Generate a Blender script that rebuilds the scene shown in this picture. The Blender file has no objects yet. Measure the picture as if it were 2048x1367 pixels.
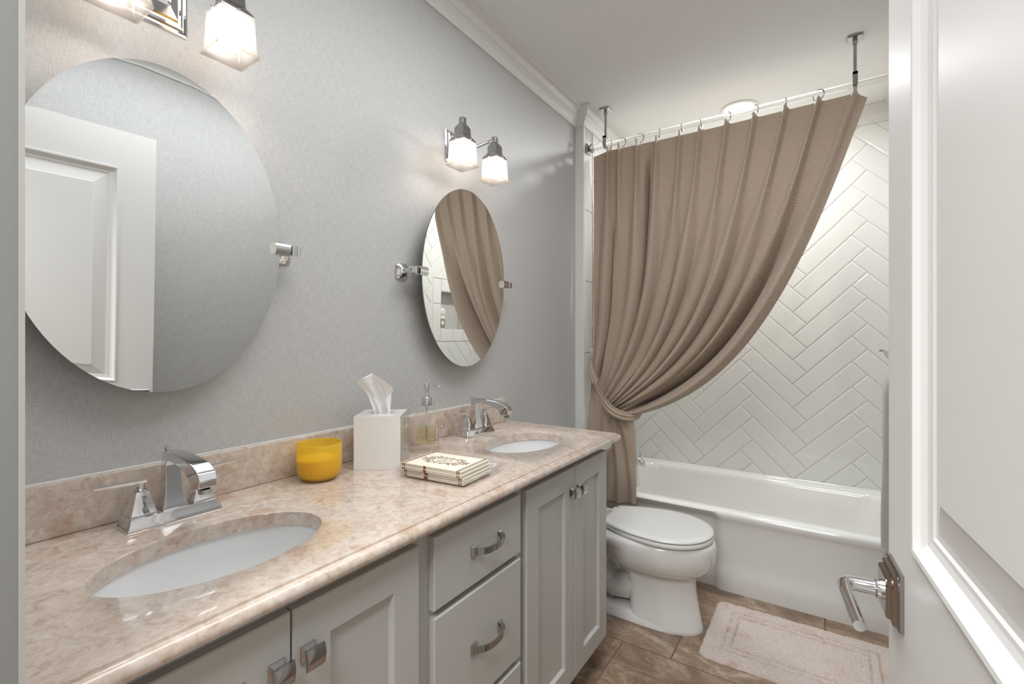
import bpy, bmesh, math, random
from mathutils import Vector, Matrix, noise
random.seed(7)
C = bpy.context.scene.collection
PI = math.pi
# ------------------------------------------------------------------ camera, world, exposure
scn = bpy.context.scene
cd = bpy.data.cameras.new('camera'); cam = bpy.data.objects.new('camera', cd); C.objects.link(cam)
cam.location = (1.19, 0.0, 1.25)
cam.rotation_euler = (math.radians(90), 0, math.radians(33.8))
cd.sensor_width = 36; cd.lens = 36 * 935 / 2048
cd.shift_y = -(683.5 - 676) / 2048
cd.clip_start = 0.02
scn.camera = cam
w = bpy.data.worlds.new('world'); scn.world = w; w.use_nodes = True
w.node_tree.nodes['Background'].inputs[0].default_value = (0.96, 0.985, 1.0, 1)
w.node_tree.nodes['Background'].inputs[1].default_value = 0.5
scn.view_settings.view_transform = 'Standard'
scn.view_settings.look = 'None'
scn.view_settings.exposure = 0.22
scn.view_settings.gamma = 1.0
BULB = 58.0       # radiance of each of the four sconce bulbs
CAN_W = 13.5          # watts of each recessed ceiling light

# added rectangular fill light, no fixture, under the hall ceiling behind the camera
wl = bpy.data.lights.new('hall_fill_light', 'AREA'); wl.shape = 'RECTANGLE'; wl.size = 0.7; wl.size_y = 1.3; wl.energy = 62; wl.color = (0.96, 0.985, 1.0)
wo = bpy.data.objects.new('hall_fill_light', wl); C.objects.link(wo); wo.location = (1.0, -1.0, 2.50)

# added soft ambient fill over the vanity, unseen above the frame, no fixture
vl = bpy.data.lights.new('vanity_fill_light', 'AREA'); vl.shape = 'RECTANGLE'; vl.size = 0.7; vl.size_y = 1.5; vl.energy = 18; vl.color = (0.92, 0.965, 1.0)
vo_ = bpy.data.objects.new('vanity_fill_light', vl); C.objects.link(vo_); vo_.location = (0.95, 1.05, 2.525)

# ------------------------------------------------------------------ material helpers
def srgb(r, g, b):
    f = lambda c: (c / 255 / 12.92) if c / 255 <= 0.04045 else ((c / 255 + 0.055) / 1.055) ** 2.4
    return (f(r), f(g), f(b), 1)
def mat(name, col, rough=0.5, metal=0.0, **kw):
    m = bpy.data.materials.new(name); m.use_nodes = True
    b = m.node_tree.nodes['Principled BSDF']
    b.inputs['Base Color'].default_value = col
    b.inputs['Roughness'].default_value = rough
    b.inputs['Metallic'].default_value = metal
    for k, v in kw.items(): b.inputs[k.replace('_', ' ')].default_value = v
    return m
def nodes(m): return m.node_tree.nodes, m.node_tree.links, m.node_tree.nodes['Principled BSDF']
def N(m, t, **kw):
    n = m.node_tree.nodes.new(t)
    for k, v in kw.items():
        if k in n.inputs: n.inputs[k].default_value = v
        else: setattr(n, k, v)
    return n
def coord(m, scale=(1, 1, 1), out='Object', rot=(0, 0, 0)):
    tc = N(m, 'ShaderNodeTexCoord'); mp = N(m, 'ShaderNodeMapping')
    mp.inputs['Scale'].default_value = scale; mp.inputs['Rotation'].default_value = rot
    m.node_tree.links.new(tc.outputs[out], mp.inputs[0]); return mp.outputs[0]
def ramp(m, stops):
    r = N(m, 'ShaderNodeValToRGB'); e = r.color_ramp.elements
    e[0].position, e[0].color = stops[0]; e[1].position, e[1].color = stops[-1]
    for p, c in stops[1:-1]:
        x = e.new(p); x.color = c
    return r
def bump(m, sock, strength, dist=0.001):
    b = N(m, 'ShaderNodeBump', Strength=strength, Distance=dist)
    m.node_tree.links.new(sock, b.inputs['Height'])
    m.node_tree.links.new(b.outputs[0], m.node_tree.nodes['Principled BSDF'].inputs['Normal'])
    return b
def mixc(m, fac, a, b, blend='MIX'):
    x = N(m, 'ShaderNodeMix', data_type='RGBA', blend_type=blend)
    L = m.node_tree.links
    for sock, v in ((x.inputs[0], fac), (x.inputs[6], a), (x.inputs[7], b)):
        if hasattr(v, 'links'): L.new(v, sock)
        else: sock.default_value = v
    return x.outputs[2]

M = {}
# woven wallpaper: fine vertical and horizontal threads
m = M['wallpaper'] = mat('grey woven wallpaper', srgb(200, 197, 193), 0.42)
ns, L, B = nodes(m)
n1 = N(m, 'ShaderNodeTexNoise', Scale=1.0, Detail=3.0); L.new(coord(m, (60, 60, 900)), n1.inputs[0])
n2 = N(m, 'ShaderNodeTexNoise', Scale=1.0, Detail=3.0); L.new(coord(m, (900, 900, 45)), n2.inputs[0])
ad = N(m, 'ShaderNodeMath', operation='ADD'); L.new(n1.outputs[0], ad.inputs[0]); L.new(n2.outputs[0], ad.inputs[1])
rp = ramp(m, [(0.35, srgb(174, 173, 171)), (0.65, srgb(205, 204, 202))])
h = N(m, 'ShaderNodeMath', operation='MULTIPLY'); L.new(ad.outputs[0], h.inputs[0]); h.inputs[1].default_value = 0.5
L.new(h.outputs[0], rp.inputs[0]); L.new(rp.outputs[0], B.inputs['Base Color'])
bump(m, h.outputs[0], 0.5, 0.0012)
M['jamb'] = mat('shade-darkened jamb paint', srgb(138, 138, 136), 0.5)  # jamb's shade put into the colour: grey darkened against the hall fill
M['ceiling'] = mat('flat ceiling paint', srgb(234, 234, 232), 0.85)
M['trimpaint'] = mat('white trim paint', srgb(226, 224, 220), 0.35)
M['doorpaint'] = mat('white door paint', srgb(232, 230, 228), 0.42)
m = M['cabinet'] = mat('greige cabinet paint', srgb(180, 178, 173), 0.38)
ns, L, B = nodes(m)
n1 = N(m, 'ShaderNodeTexNoise', Scale=400.0, Detail=2.0); L.new(coord(m), n1.inputs[0]); bump(m, n1.outputs[0], 0.06, 0.0004)
m = M['tile'] = mat('glossy white ceramic tile', srgb(226, 226, 222), 0.07, Coat_Weight=0.3)
ns, L, B = nodes(m)
n1 = N(m, 'ShaderNodeTexNoise', Scale=9.0, Detail=2.0); L.new(coord(m), n1.inputs[0]); bump(m, n1.outputs[0], 0.08, 0.004)
M['grout'] = mat('pale grey grout', srgb(196, 195, 190), 0.9)
M['porcelain'] = mat('white porcelain', srgb(232, 231, 228), 0.08, Coat_Weight=0.5)
M['sinkwhite'] = mat('white sink china', srgb(235, 235, 235), 0.1, Coat_Weight=0.4)
m = M['tub'] = mat('white enamel', srgb(230, 229, 225), 0.09, Coat_Weight=0.4)
ns, L, B = nodes(m)
n1 = N(m, 'ShaderNodeTexNoise', Scale=26.0, Detail=4.0); L.new(coord(m), n1.inputs[0]); bump(m, n1.outputs[0], 0.05, 0.003)
M['chrome'] = mat('polished chrome', (0.72, 0.72, 0.73, 1), 0.07, 1.0)
M['darkchrome'] = mat('dark polished nickel', (0.42, 0.41, 0.41, 1), 0.10, 1.0)
M['mirror'] = mat('silvered mirror glass', (0.86, 0.87, 0.86, 1), 0.0, 1.0)
M['mirror_edge'] = mat('mirror edge', (0.25, 0.26, 0.26, 1), 0.15, 0.8)
M['plastic'] = mat('white plastic', srgb(236, 235, 232), 0.25)
def glass(name, col, rough=0.0, ior=1.45):
    g = mat(name, col, rough, Transmission_Weight=1.0, IOR=ior); return g
M['glass'] = glass('clear glass', (1, 1, 1, 1))
M['acrylic'] = glass('clear acrylic', (0.99, 0.99, 0.98, 1), 0.0, 1.40)
def thin(name, tint, rough=0.03, extra=0.0, diff=None):
    m = bpy.data.materials.new(name); m.use_nodes = True; t = m.node_tree; t.nodes.clear()
    tp_ = t.nodes.new('ShaderNodeBsdfTransparent'); tp_.inputs[0].default_value = tint
    gl = t.nodes.new('ShaderNodeBsdfGlossy'); gl.inputs['Roughness'].default_value = rough
    lw = t.nodes.new('ShaderNodeLayerWeight'); lw.inputs[0].default_value = 0.5
    pw = t.nodes.new('ShaderNodeMath'); pw.operation = 'POWER'; pw.inputs[1].default_value = 4.0; t.links.new(lw.outputs['Facing'], pw.inputs[0])
    fr = t.nodes.new('ShaderNodeMath'); fr.operation = 'MULTIPLY_ADD'; fr.inputs[1].default_value = 0.7; fr.inputs[2].default_value = 0.045; t.links.new(pw.outputs[0], fr.inputs[0])
    mx_ = t.nodes.new('ShaderNodeMixShader'); base = tp_.outputs[0]
    if diff:
        d1 = t.nodes.new('ShaderNodeBsdfDiffuse'); d1.inputs[0].default_value = diff; d2 = t.nodes.new('ShaderNodeBsdfTranslucent'); d2.inputs[0].default_value = diff
        a_ = t.nodes.new('ShaderNodeMixShader'); a_.inputs[0].default_value = 0.5; t.links.new(d1.outputs[0], a_.inputs[1]); t.links.new(d2.outputs[0], a_.inputs[2])
        c_ = t.nodes.new('ShaderNodeMixShader'); c_.inputs[0].default_value = extra; t.links.new(tp_.outputs[0], c_.inputs[1]); t.links.new(a_.outputs[0], c_.inputs[2]); base = c_.outputs[0]
    o_ = t.nodes.new('ShaderNodeOutputMaterial')
    t.links.new(fr.outputs[0], mx_.inputs[0]); t.links.new(base, mx_.inputs[1]); t.links.new(gl.outputs[0], mx_.inputs[2]); t.links.new(mx_.outputs[0], o_.inputs[0])
    return m
M['thinacrylic'] = thin('clear thin acrylic', (0.985, 0.985, 0.98, 1))
M['trayacrylic'] = thin('clear tray acrylic', (0.95, 0.95, 0.95, 1), 0.05, 0.16, (0.95, 0.95, 0.95, 1))
M['soap'] = glass('pale yellow soap', (0.93, 0.90, 0.62, 1), 0.0, 1.35)
M['sap_dark'] = mat('black text ink', (0.05, 0.05, 0.05, 1), 0.6)
# breccia marble
m = M['marble'] = mat('beige breccia marble', srgb(205, 184, 166), 0.12, Coat_Weight=0.3)
ns, L, B = nodes(m)
c = coord(m, (1, 1, 1))
nz = N(m, 'ShaderNodeTexNoise', Scale=24.0, Detail=5.0, Roughness=0.6); L.new(c, nz.inputs[0])
mx = mixc(m, 0.035, c, nz.outputs[1], 'ADD')
vo = N(m, 'ShaderNodeTexVoronoi', Scale=26.0); vo.inputs['Randomness'].default_value = 1.0; L.new(mx, vo.inputs[0])
n2 = N(m, 'ShaderNodeTexNoise', Scale=70.0, Detail=9.0, Roughness=0.72, Distortion=0.6); L.new(c, n2.inputs[0])
n3 = N(m, 'ShaderNodeTexNoise', Scale=13.0, Detail=4.0, Distortion=1.5); L.new(c, n3.inputs[0])
r1 = ramp(m, [(0.28, srgb(176, 150, 130)), (0.42, srgb(200, 181, 166)), (0.60, srgb(214, 200, 188)), (0.76, srgb(230, 222, 214))]); L.new(n2.outputs[0], r1.inputs[0])
sep = N(m, 'ShaderNodeSeparateColor'); L.new(vo.outputs['Color'], sep.inputs[0])
r2 = ramp(m, [(0.0, (0, 0, 0, 1)), (0.86, (0, 0, 0, 1)), (0.9, (0.5, 0.5, 0.5, 1)), (1.0, (0.75, 0.75, 0.75, 1))]); L.new(sep.outputs[0], r2.inputs[0])
c2 = mixc(m, r2.outputs[0], r1.outputs[0], srgb(192, 163, 141))
r3 = ramp(m, [(0.36, (1, 1, 1, 1)), (0.5, (0, 0, 0, 1)), (0.62, (0, 0, 0, 1))]); L.new(n3.outputs[0], r3.inputs[0])
g3 = N(m, 'ShaderNodeMath', operation='MULTIPLY'); L.new(r3.outputs[0], g3.inputs[0]); g3.inputs[1].default_value = 0.45
c3 = mixc(m, g3.outputs[0], c2, srgb(226, 214, 204))
n4 = N(m, 'ShaderNodeTexNoise', Scale=22.0, Detail=6.0, Distortion=2.6); L.new(c, n4.inputs[0])
r4 = ramp(m, [(0.492, (0, 0, 0, 1)), (0.5, (0.55, 0.55, 0.55, 1)), (0.508, (0, 0, 0, 1))]); L.new(n4.outputs[0], r4.inputs[0])
n5 = N(m, 'ShaderNodeTexNoise', Scale=7.0); L.new(c, n5.inputs[0])
r5 = ramp(m, [(0.52, (0, 0, 0, 1)), (0.62, (1, 1, 1, 1))]); L.new(n5.outputs[0], r5.inputs[0])
g4 = N(m, 'ShaderNodeMath', operation='MULTIPLY'); L.new(r4.outputs[0], g4.inputs[0]); L.new(r5.outputs[0], g4.inputs[1])
v2 = N(m, 'ShaderNodeTexVoronoi', Scale=95.0); L.new(mixc(m, 0.02, c, n2.outputs[1], 'ADD'), v2.inputs[0])
sp2 = N(m, 'ShaderNodeSeparateColor'); L.new(v2.outputs['Color'], sp2.inputs[0])
r6 = ramp(m, [(0.0, (0.86, 0.83, 0.80, 1)), (0.25, (0.97, 0.96, 0.95, 1)), (0.8, (1.0, 1.0, 1.0, 1)), (1.0, (1.07, 1.07, 1.07, 1))]); L.new(sp2.outputs[0], r6.inputs[0])
c4 = mixc(m, 0.8, mixc(m, g4.outputs[0], c3, srgb(146, 116, 96)), r6.outputs[0], 'MULTIPLY')
L.new(c4, B.inputs['Base Color'])
# brown stone floor tile
m = M['floor'] = mat('brown veined stone tile', srgb(150, 122, 100), 0.28)
ns, L, B = nodes(m)
at = N(m, 'ShaderNodeAttribute', attribute_name='tile_offset')
c = coord(m, (1, 1, 1)); va = N(m, 'ShaderNodeVectorMath', operation='ADD'); L.new(c, va.inputs[0]); L.new(at.outputs['Vector'], va.inputs[1])
mp2 = N(m, 'ShaderNodeMapping'); mp2.inputs['Scale'].default_value = (1.3, 2.3, 1); mp2.inputs['Rotation'].default_value = (0, 0, 0.25); L.new(va.outputs[0], mp2.inputs[0])
n1 = N(m, 'ShaderNodeTexNoise', Scale=3.2, Detail=9.0, Roughness=0.62, Distortion=1.8); L.new(mp2.outputs[0], n1.inputs[0])
r1 = ramp(m, [(0.30, srgb(120, 97, 80)), (0.45, srgb(142, 119, 100)), (0.56, srgb(160, 137, 117)), (0.66, srgb(190, 169, 150)), (0.78, srgb(208, 193, 177))]); L.new(n1.outputs[0], r1.inputs[0])
n2 = N(m, 'ShaderNodeTexNoise', Scale=60.0, Detail=5.0); L.new(va.outputs[0], n2.inputs[0])
r2 = ramp(m, [(0.35, (0.75, 0.75, 0.75, 1)), (0.6, (1.08, 1.06, 1.04, 1))]); L.new(n2.outputs[0], r2.inputs[0])
L.new(mixc(m, 0.8, r1.outputs[0], r2.outputs[0], 'MULTIPLY'), B.inputs['Base Color'])
bump(m, n1.outputs[0], 0.25, 0.004)
M['floorgrout'] = mat('brown grout', srgb(118, 94, 77), 0.9)
# ribbed cloth of the curtain
def cloth(name, c1, c2, scale, strength):
    m = mat(name, c1, 0.9, Sheen_Weight=0.25)
    ns, L, B = nodes(m)
    tc = N(m, 'ShaderNodeTexCoord')
    nz = N(m, 'ShaderNodeTexNoise', Scale=60.0, Detail=2.0); L.new(tc.outputs['UV'], nz.inputs[0])
    mx = mixc(m, 0.010, tc.outputs['UV'], nz.outputs[1], 'ADD')
    wv = N(m, 'ShaderNodeTexWave', wave_type='BANDS', bands_direction='Y', Scale=scale); L.new(mx, wv.inputs[0])
    wv.inputs['Distortion'].default_value = 1.0; wv.inputs['Detail'].default_value = 2; wv.inputs['Detail Scale'].default_value = 2.5
    r = ramp(m, [(0.15, c2), (0.75, c1)]); L.new(wv.outputs[1], r.inputs[0]); L.new(r.outputs[0], B.inputs['Base Color'])
    bump(m, wv.outputs[1], strength, 0.0015)
    return m
M['curtain'] = cloth('taupe ribbed cloth', srgb(188, 169, 150), srgb(164, 145, 127), 42, 0.4)
m = M['liner'] = mat('frosted liner', srgb(238, 238, 234), 0.3, Alpha=0.4)
m = M['terry'] = mat('grey terry towel', srgb(192, 189, 184), 0.95, Sheen_Weight=0.5)
ns, L, B = nodes(m)
n1 = N(m, 'ShaderNodeTexNoise', Scale=420.0, Detail=2.0); L.new(coord(m), n1.inputs[0]); bump(m, n1.outputs[0], 1.0, 0.004)
m = M['mat'] = mat('pale pink bath mat pile', srgb(214, 198, 188), 0.95, Sheen_Weight=0.6)
ns, L, B = nodes(m)
n1 = N(m, 'ShaderNodeTexNoise', Scale=260.0, Detail=3.0); L.new(coord(m), n1.inputs[0])
n2 = N(m, 'ShaderNodeTexNoise', Scale=14.0, Detail=4.0, Distortion=0.6); L.new(coord(m), n2.inputs[0])
r1 = ramp(m, [(0.35, srgb(198, 179, 168)), (0.6, srgb(222, 207, 198))]); L.new(n1.outputs[0], r1.inputs[0])
r2 = ramp(m, [(0.56, (0, 0, 0, 1)), (0.72, (0.75, 0.75, 0.75, 1))]); L.new(n2.outputs[0], r2.inputs[0])
ga = N(m, 'ShaderNodeAttribute', attribute_name='groove')
gm = N(m, 'ShaderNodeMath', operation='MULTIPLY'); L.new(ga.outputs['Fac'], gm.inputs[0]); gr = ramp(m, [(0.42, (0.15, 0.15, 0.15, 1)), (0.6, (1, 1, 1, 1))]); L.new(n2.outputs[0], gr.inputs[0]); L.new(gr.outputs[0], gm.inputs[1])
L.new(mixc(m, gm.outputs[0], mixc(m, r2.outputs[0], r1.outputs[0], srgb(198, 164, 144)), srgb(172, 136, 116)), B.inputs['Base Color'])
bump(m, n1.outputs[0], 0.9, 0.006)
M['yellow'] = thin('frosted yellow glass', (1.0, 0.94, 0.60, 1), 0.25, 0.45, (1.0, 0.76, 0.06, 1))
M['wax'] = mat('pale yellow wax', srgb(255, 212, 70), 0.5)
M['wick'] = mat('cotton wick', srgb(235, 225, 200), 0.9)
M['tissue'] = mat('white tissue paper', srgb(245, 244, 242), 0.8, Transmission_Weight=0.0)
M['napkin'] = mat('cream paper napkin', srgb(238, 229, 212), 0.8)
M['brown'] = mat('brown printed ink', srgb(120, 76, 45), 0.7)
M['whiteacrylic'] = mat('white lucite', srgb(238, 236, 233), 0.12, Coat_Weight=0.4)
M['label'] = mat('white paper label', srgb(238, 238, 236), 0.5)
M['olive'] = mat('olive grey bottle', srgb(150, 142, 118), 0.3)
M['soapbottle'] = mat('cream plastic bottle', srgb(232, 230, 222), 0.3)
def emit(name, col, s):
    m = bpy.data.materials.new(name); m.use_nodes = True; t = m.node_tree; t.nodes.clear()
    e = t.nodes.new('ShaderNodeEmission'); e.inputs[0].default_value = col; e.inputs[1].default_value = s
    o = t.nodes.new('ShaderNodeOutputMaterial'); t.links.new(e.outputs[0], o.inputs[0]); return m
M['bulb'] = emit('lit bulb', (1, 0.915, 0.83, 1), BULB)
M['lens'] = emit('lit lens', (1, 0.97, 0.92, 1), 5.0)
# frosted glass of the sconce shades
m = bpy.data.materials.new('frosted shade glass'); m.use_nodes = True; t = m.node_tree; t.nodes.clear()
tr = t.nodes.new('ShaderNodeBsdfTranslucent'); tr.inputs[0].default_value = (0.30, 0.288, 0.27, 1)
df = t.nodes.new('ShaderNodeBsdfPrincipled'); df.inputs['Base Color'].default_value = (0.22, 0.21, 0.20, 1); df.inputs['Roughness'].default_value = 0.25
tp = t.nodes.new('ShaderNodeBsdfTransparent'); tp.inputs[0].default_value = (1, 0.97, 0.94, 1)
a1 = t.nodes.new('ShaderNodeMixShader'); a1.inputs[0].default_value = 0.30; t.links.new(tr.outputs[0], a1.inputs[1]); t.links.new(df.outputs[0], a1.inputs[2])
a2 = t.nodes.new('ShaderNodeMixShader'); a2.inputs[0].default_value = 0.30; t.links.new(a1.outputs[0], a2.inputs[1]); t.links.new(tp.outputs[0], a2.inputs[2])
o = t.nodes.new('ShaderNodeOutputMaterial'); t.links.new(a2.outputs[0], o.inputs[0]); M['shade'] = m

# ------------------------------------------------------------------ mesh helpers
class MB:
    def __init__(s): s.v = []; s.f = []; s.mi = []; s.cur = 0; s.uv = None
    def add(s, vs, fs):
        o = len(s.v); s.v += [tuple(p) for p in vs]
        for f in fs: s.f.append([i + o for i in f]); s.mi.append(s.cur)
        return s
    def box(s, x0, x1, y0, y1, z0, z1, T=None):
        vs = [(x, y, z) for x in (x0, x1) for y in (y0, y1) for z in (z0, z1)]
        if T: vs = [T @ Vector(p) for p in vs]
        return s.add(vs, [(0, 1, 3, 2), (4, 6, 7, 5), (0, 4, 5, 1), (2, 3, 7, 6), (0, 2, 6, 4), (1, 5, 7, 3)])
    def loft(s, rings, cap0=True, cap1=True, closed=True):
        n = len(rings[0]); vs = [p for r in rings for p in r]; fs = []
        for k in range(len(rings) - 1):
            for i in range(n if closed else n - 1):
                j = (i + 1) % n
                fs.append((k * n + i, k * n + j, (k + 1) * n + j, (k + 1) * n + i))
        if cap0 and closed: fs.append(tuple(reversed(range(n))))
        if cap1 and closed: fs.append(tuple(range((len(rings) - 1) * n, len(rings) * n)))
        return s.add(vs, fs)
    def lathe(s, prof, c=(0, 0, 0), n=32, axis='z', cap0=True, cap1=True):
        rings = []
        for r, h in prof:
            ring = []
            for i in range(n):
                a = 2 * PI * i / n; u, v = r * math.cos(a), r * math.sin(a)
                p = (u, v, h) if axis == 'z' else ((h, u, v) if axis == 'x' else (v, h, u))
                ring.append((p[0] + c[0], p[1] + c[1], p[2] + c[2]))
            rings.append(ring)
        return s.loft(rings, cap0, cap1)
    def tube(s, path, r, n=12, closed=False):
        path = [Vector(p) for p in path]; rs = r if isinstance(r, (list, tuple)) else [r] * len(path)
        rings = []; up = None
        for i, p in enumerate(path):
            a = path[i - 1] if (i > 0 or closed) else p
            b = path[(i + 1) % len(path)] if (i < len(path) - 1 or closed) else p
            d = (b - a).normalized()
            if up is None: up = Vector((0, 0, 1)) if abs(d.z) < 0.9 else Vector((1, 0, 0))
            x = (up - d * up.dot(d)).normalized(); up = x; y = d.cross(x)
            rings.append([tuple(p + (x * math.cos(2 * PI * k / n) + y * math.sin(2 * PI * k / n)) * rs[i]) for k in range(n)])
        if closed: rings.append(rings[0]); return s.loft(rings, False, False)
        return s.loft(rings)
    def ribbon(s, path, w, t, side):
        """flat strap: width w along vector side, thickness t"""
        path = [Vector(p) for p in path]; side = Vector(side).normalized(); rings = []
        for i, p in enumerate(path):
            a = path[max(i - 1, 0)]; b = path[min(i + 1, len(path) - 1)]; d = (b - a).normalized()
            nrm = d.cross(side).normalized(); ww = w[i] if isinstance(w, (list, tuple)) else w
            rings.append([tuple(p + side * sx * ww / 2 + nrm * sz * t / 2) for sx, sz in ((-1, -1), (1, -1), (1, 1), (-1, 1))])
        return s.loft(rings)
    def sqloft(s, secs, c=(0, 0), T=None, rr=0.0, n=1):
        """stack of (rounded) rectangles: secs = (half_x, half_y, z)"""
        rings = []
        for q in secs:
            hx, hy, z = q[:3]; ox, oy = (q[3], q[4]) if len(q) > 3 else (0, 0)
            ring = rrect(hx, hy, min(rr, hx * 0.95, hy * 0.95), n)
            pts = [Vector((c[0] + ox + x, c[1] + oy + y, z)) for x, y in ring]
            rings.append([tuple(T @ p) if T else tuple(p) for p in pts])
        return s.loft(rings)
    def build(s, name, material, parent=None, smooth=None, bevel=0, seg=2, solid=0, sub=0, origin=None):
        me = bpy.data.meshes.new(name)
        vs = s.v
        if origin: vs = [(p[0] - origin[0], p[1] - origin[1], p[2] - origin[2]) for p in vs]
        me.from_pydata(vs, [], s.f); 
        mats = material if isinstance(material, (list, tuple)) else [material]
        for q in mats: me.materials.append(q)
        if len(mats) > 1:
            for p, i in zip(me.polygons, s.mi): p.material_index = i
        bm = bmesh.new(); bm.from_mesh(me); bmesh.ops.recalc_face_normals(bm, faces=bm.faces); bm.to_mesh(me); bm.free()
        ob = bpy.data.objects.new(name, me); C.objects.link(ob)
        if smooth is not None:
            me.shade_smooth()
            if smooth > 0: me.set_sharp_from_angle(angle=math.radians(smooth))
        if parent: ob.parent = parent
        if origin: ob.location = origin
        if bevel:
            b = ob.modifiers.new('bevel', 'BEVEL'); b.width = bevel; b.segments = seg; b.limit_method = 'ANGLE'; b.angle_limit = math.radians(35)
            if smooth is None: me.shade_smooth(); me.set_sharp_from_angle(angle=math.radians(35)); b.harden_normals = False
        if solid:
            b = ob.modifiers.new('solid', 'SOLIDIFY'); b.thickness = solid; b.offset = 0
        if sub:
            b = ob.modifiers.new('sub', 'SUBSURF'); b.levels = sub; b.render_levels = sub
        return ob
def rrect(hx, hy, r, n=4):
    if r <= 1e-6 or n < 1: return [(-hx, -hy), (hx, -hy), (hx, hy), (-hx, hy)]
    out = []
    for cx, cy, a0 in ((-hx + r, -hy + r, PI), (hx - r, -hy + r, 1.5 * PI), (hx - r, hy - r, 0), (-hx + r, hy - r, 0.5 * PI)):
        for k in range(n + 1):
            a = a0 + 0.5 * PI * k / n; out.append((cx + r * math.cos(a), cy + r * math.sin(a)))
    return out
def sweep(mb, path, prof, closed=False, side=1):
    """profile of (outward, z) swept along a plan polyline with mitred corners; outward = left of travel * side"""
    n = len(path); rings = []
    for i in range(n):
        p = Vector(path[i])
        a = Vector(path[i - 1]) if (i > 0 or closed) else None
        b = Vector(path[(i + 1) % n]) if (i < n - 1 or closed) else None
        ns_ = []
        for q, r in ((a, p), (p, b)):
            if q is not None and r is not None:
                d = (r - q).normalized(); ns_.append(Vector((-d.y, d.x)) * side)
        if len(ns_) == 2:
            k = (ns_[0] + ns_[1]); k = k / max(k.dot(ns_[0]), 1e-6)
        else: k = ns_[0]
        rings.append([(p.x + k.x * o_, p.y + k.y * o_, z) for o_, z in prof])
    if closed: rings.append(rings[0])
    return mb.loft(rings, not closed, not closed)
def thing(name, label, cat, loc=(0, 0, 0), rotz=0, group=None):
    o = bpy.data.objects.new(name, None); C.objects.link(o); o.empty_display_size = 0.05
    o.location = loc; o.rotation_euler = (0, 0, rotz); tag(o, label, cat, group); return o
def tag(o, label, cat, group=None):
    o['label'] = label; o['category'] = cat
    if group: o['group'] = group
    return o
def struct(o): o['kind'] = 'structure'; return o
def dup(root, loc, label=None, rotz=None):
    r = root.copy(); C.objects.link(r); r.location = loc
    if rotz is not None: r.rotation_euler = (0, 0, rotz)
    if label: r['label'] = label
    for ch in root.children:
        c_ = ch.copy(); C.objects.link(c_); c_.parent = r
        for g in ch.children:
            d = g.copy(); C.objects.link(d); d.parent = c_
    return r
def light(name, typ, loc, energy, col, parent=None, **kw):
    l = bpy.data.lights.new(name, typ); l.energy = energy; l.color = col
    for k, v in kw.items(): setattr(l, k, v)
    o = bpy.data.objects.new(name, l); C.objects.link(o); o.location = loc
    if parent: o.parent = parent
    return o

# ------------------------------------------------------------------ room dimensions
RX, FY, BY, H = 1.575, 0.101, 3.30, 2.54       # right wall, front wall (doorway wall), back wall, ceiling
AX0, AX1, AY = 0.05, 1.53, 2.43                # tub alcove side walls and where they start
DX0, DX1, DZ = 0.596, 1.335, 2.04              # doorway
# walls
struct(MB().box(-0.1, 0, -0.03, AY + 0.02, 0, H).build('wall_left', M['wallpaper']))
struct(MB().box(RX, RX + 0.1, -0.03, AY + 0.02, 0, H).build('wall_right', M['wallpaper']))
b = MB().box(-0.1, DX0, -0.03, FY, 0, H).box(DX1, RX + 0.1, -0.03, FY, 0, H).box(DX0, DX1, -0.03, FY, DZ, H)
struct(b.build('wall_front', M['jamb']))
struct(MB().box(-0.1, RX + 0.1, -0.03, BY + 0.1, H, H + 0.1).build('ceiling', M['ceiling']))

# ---- floor of long stone tiles, grout 3 mm
def floor():
    b = MB(); b.cur = 1; b.box(-0.1, RX + 0.1, -0.6, BY + 0.1, -0.05, -0.0015); b.cur = 0
    offs = {}
    rows = [(2.19, 2.52, 0.53), (1.86, 2.19, 0.03), (1.53, 1.86, -0.163), (1.20, 1.53, 0.33), (0.87, 1.20, 0.1), (0.54, 0.87, -0.2), (0.21, 0.54, 0.4), (-0.12, 0.21, 0.2), (-0.45, -0.12, 0.5), (2.52, 2.7, .2)]
    for y0, y1, j in rows:
        x = j - 1.32
        while x < RX:
            xa, xb = max(x, -0.05) + 0.003, min(x + 0.66, RX + 0.05) - 0.003
            if xb > xa:
                i0 = len(b.v); b.sqloft([((xb - xa) / 2, (y1 - y0) / 2 - 0.003, -0.003), ((xb - xa) / 2, (y1 - y0) / 2 - 0.003, -0.0008), ((xb - xa) / 2 - 0.0012, (y1 - y0) / 2 - 0.0042, 0.0)], ((xa + xb) / 2, (y0 + y1) / 2))
                o_ = (random.uniform(-9, 9), random.uniform(-9, 9), random.uniform(-9, 9))
                for i in range(i0, len(b.v)): offs[i] = o_
            x += 0.66
    ob = b.build('floor', [M['floor'], M['floorgrout']])
    a = ob.data.attributes.new('tile_offset', 'FLOAT_VECTOR', 'POINT')
    for i, o_ in offs.items(): a.data[i].vector = o_
    struct(ob)
floor()

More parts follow.
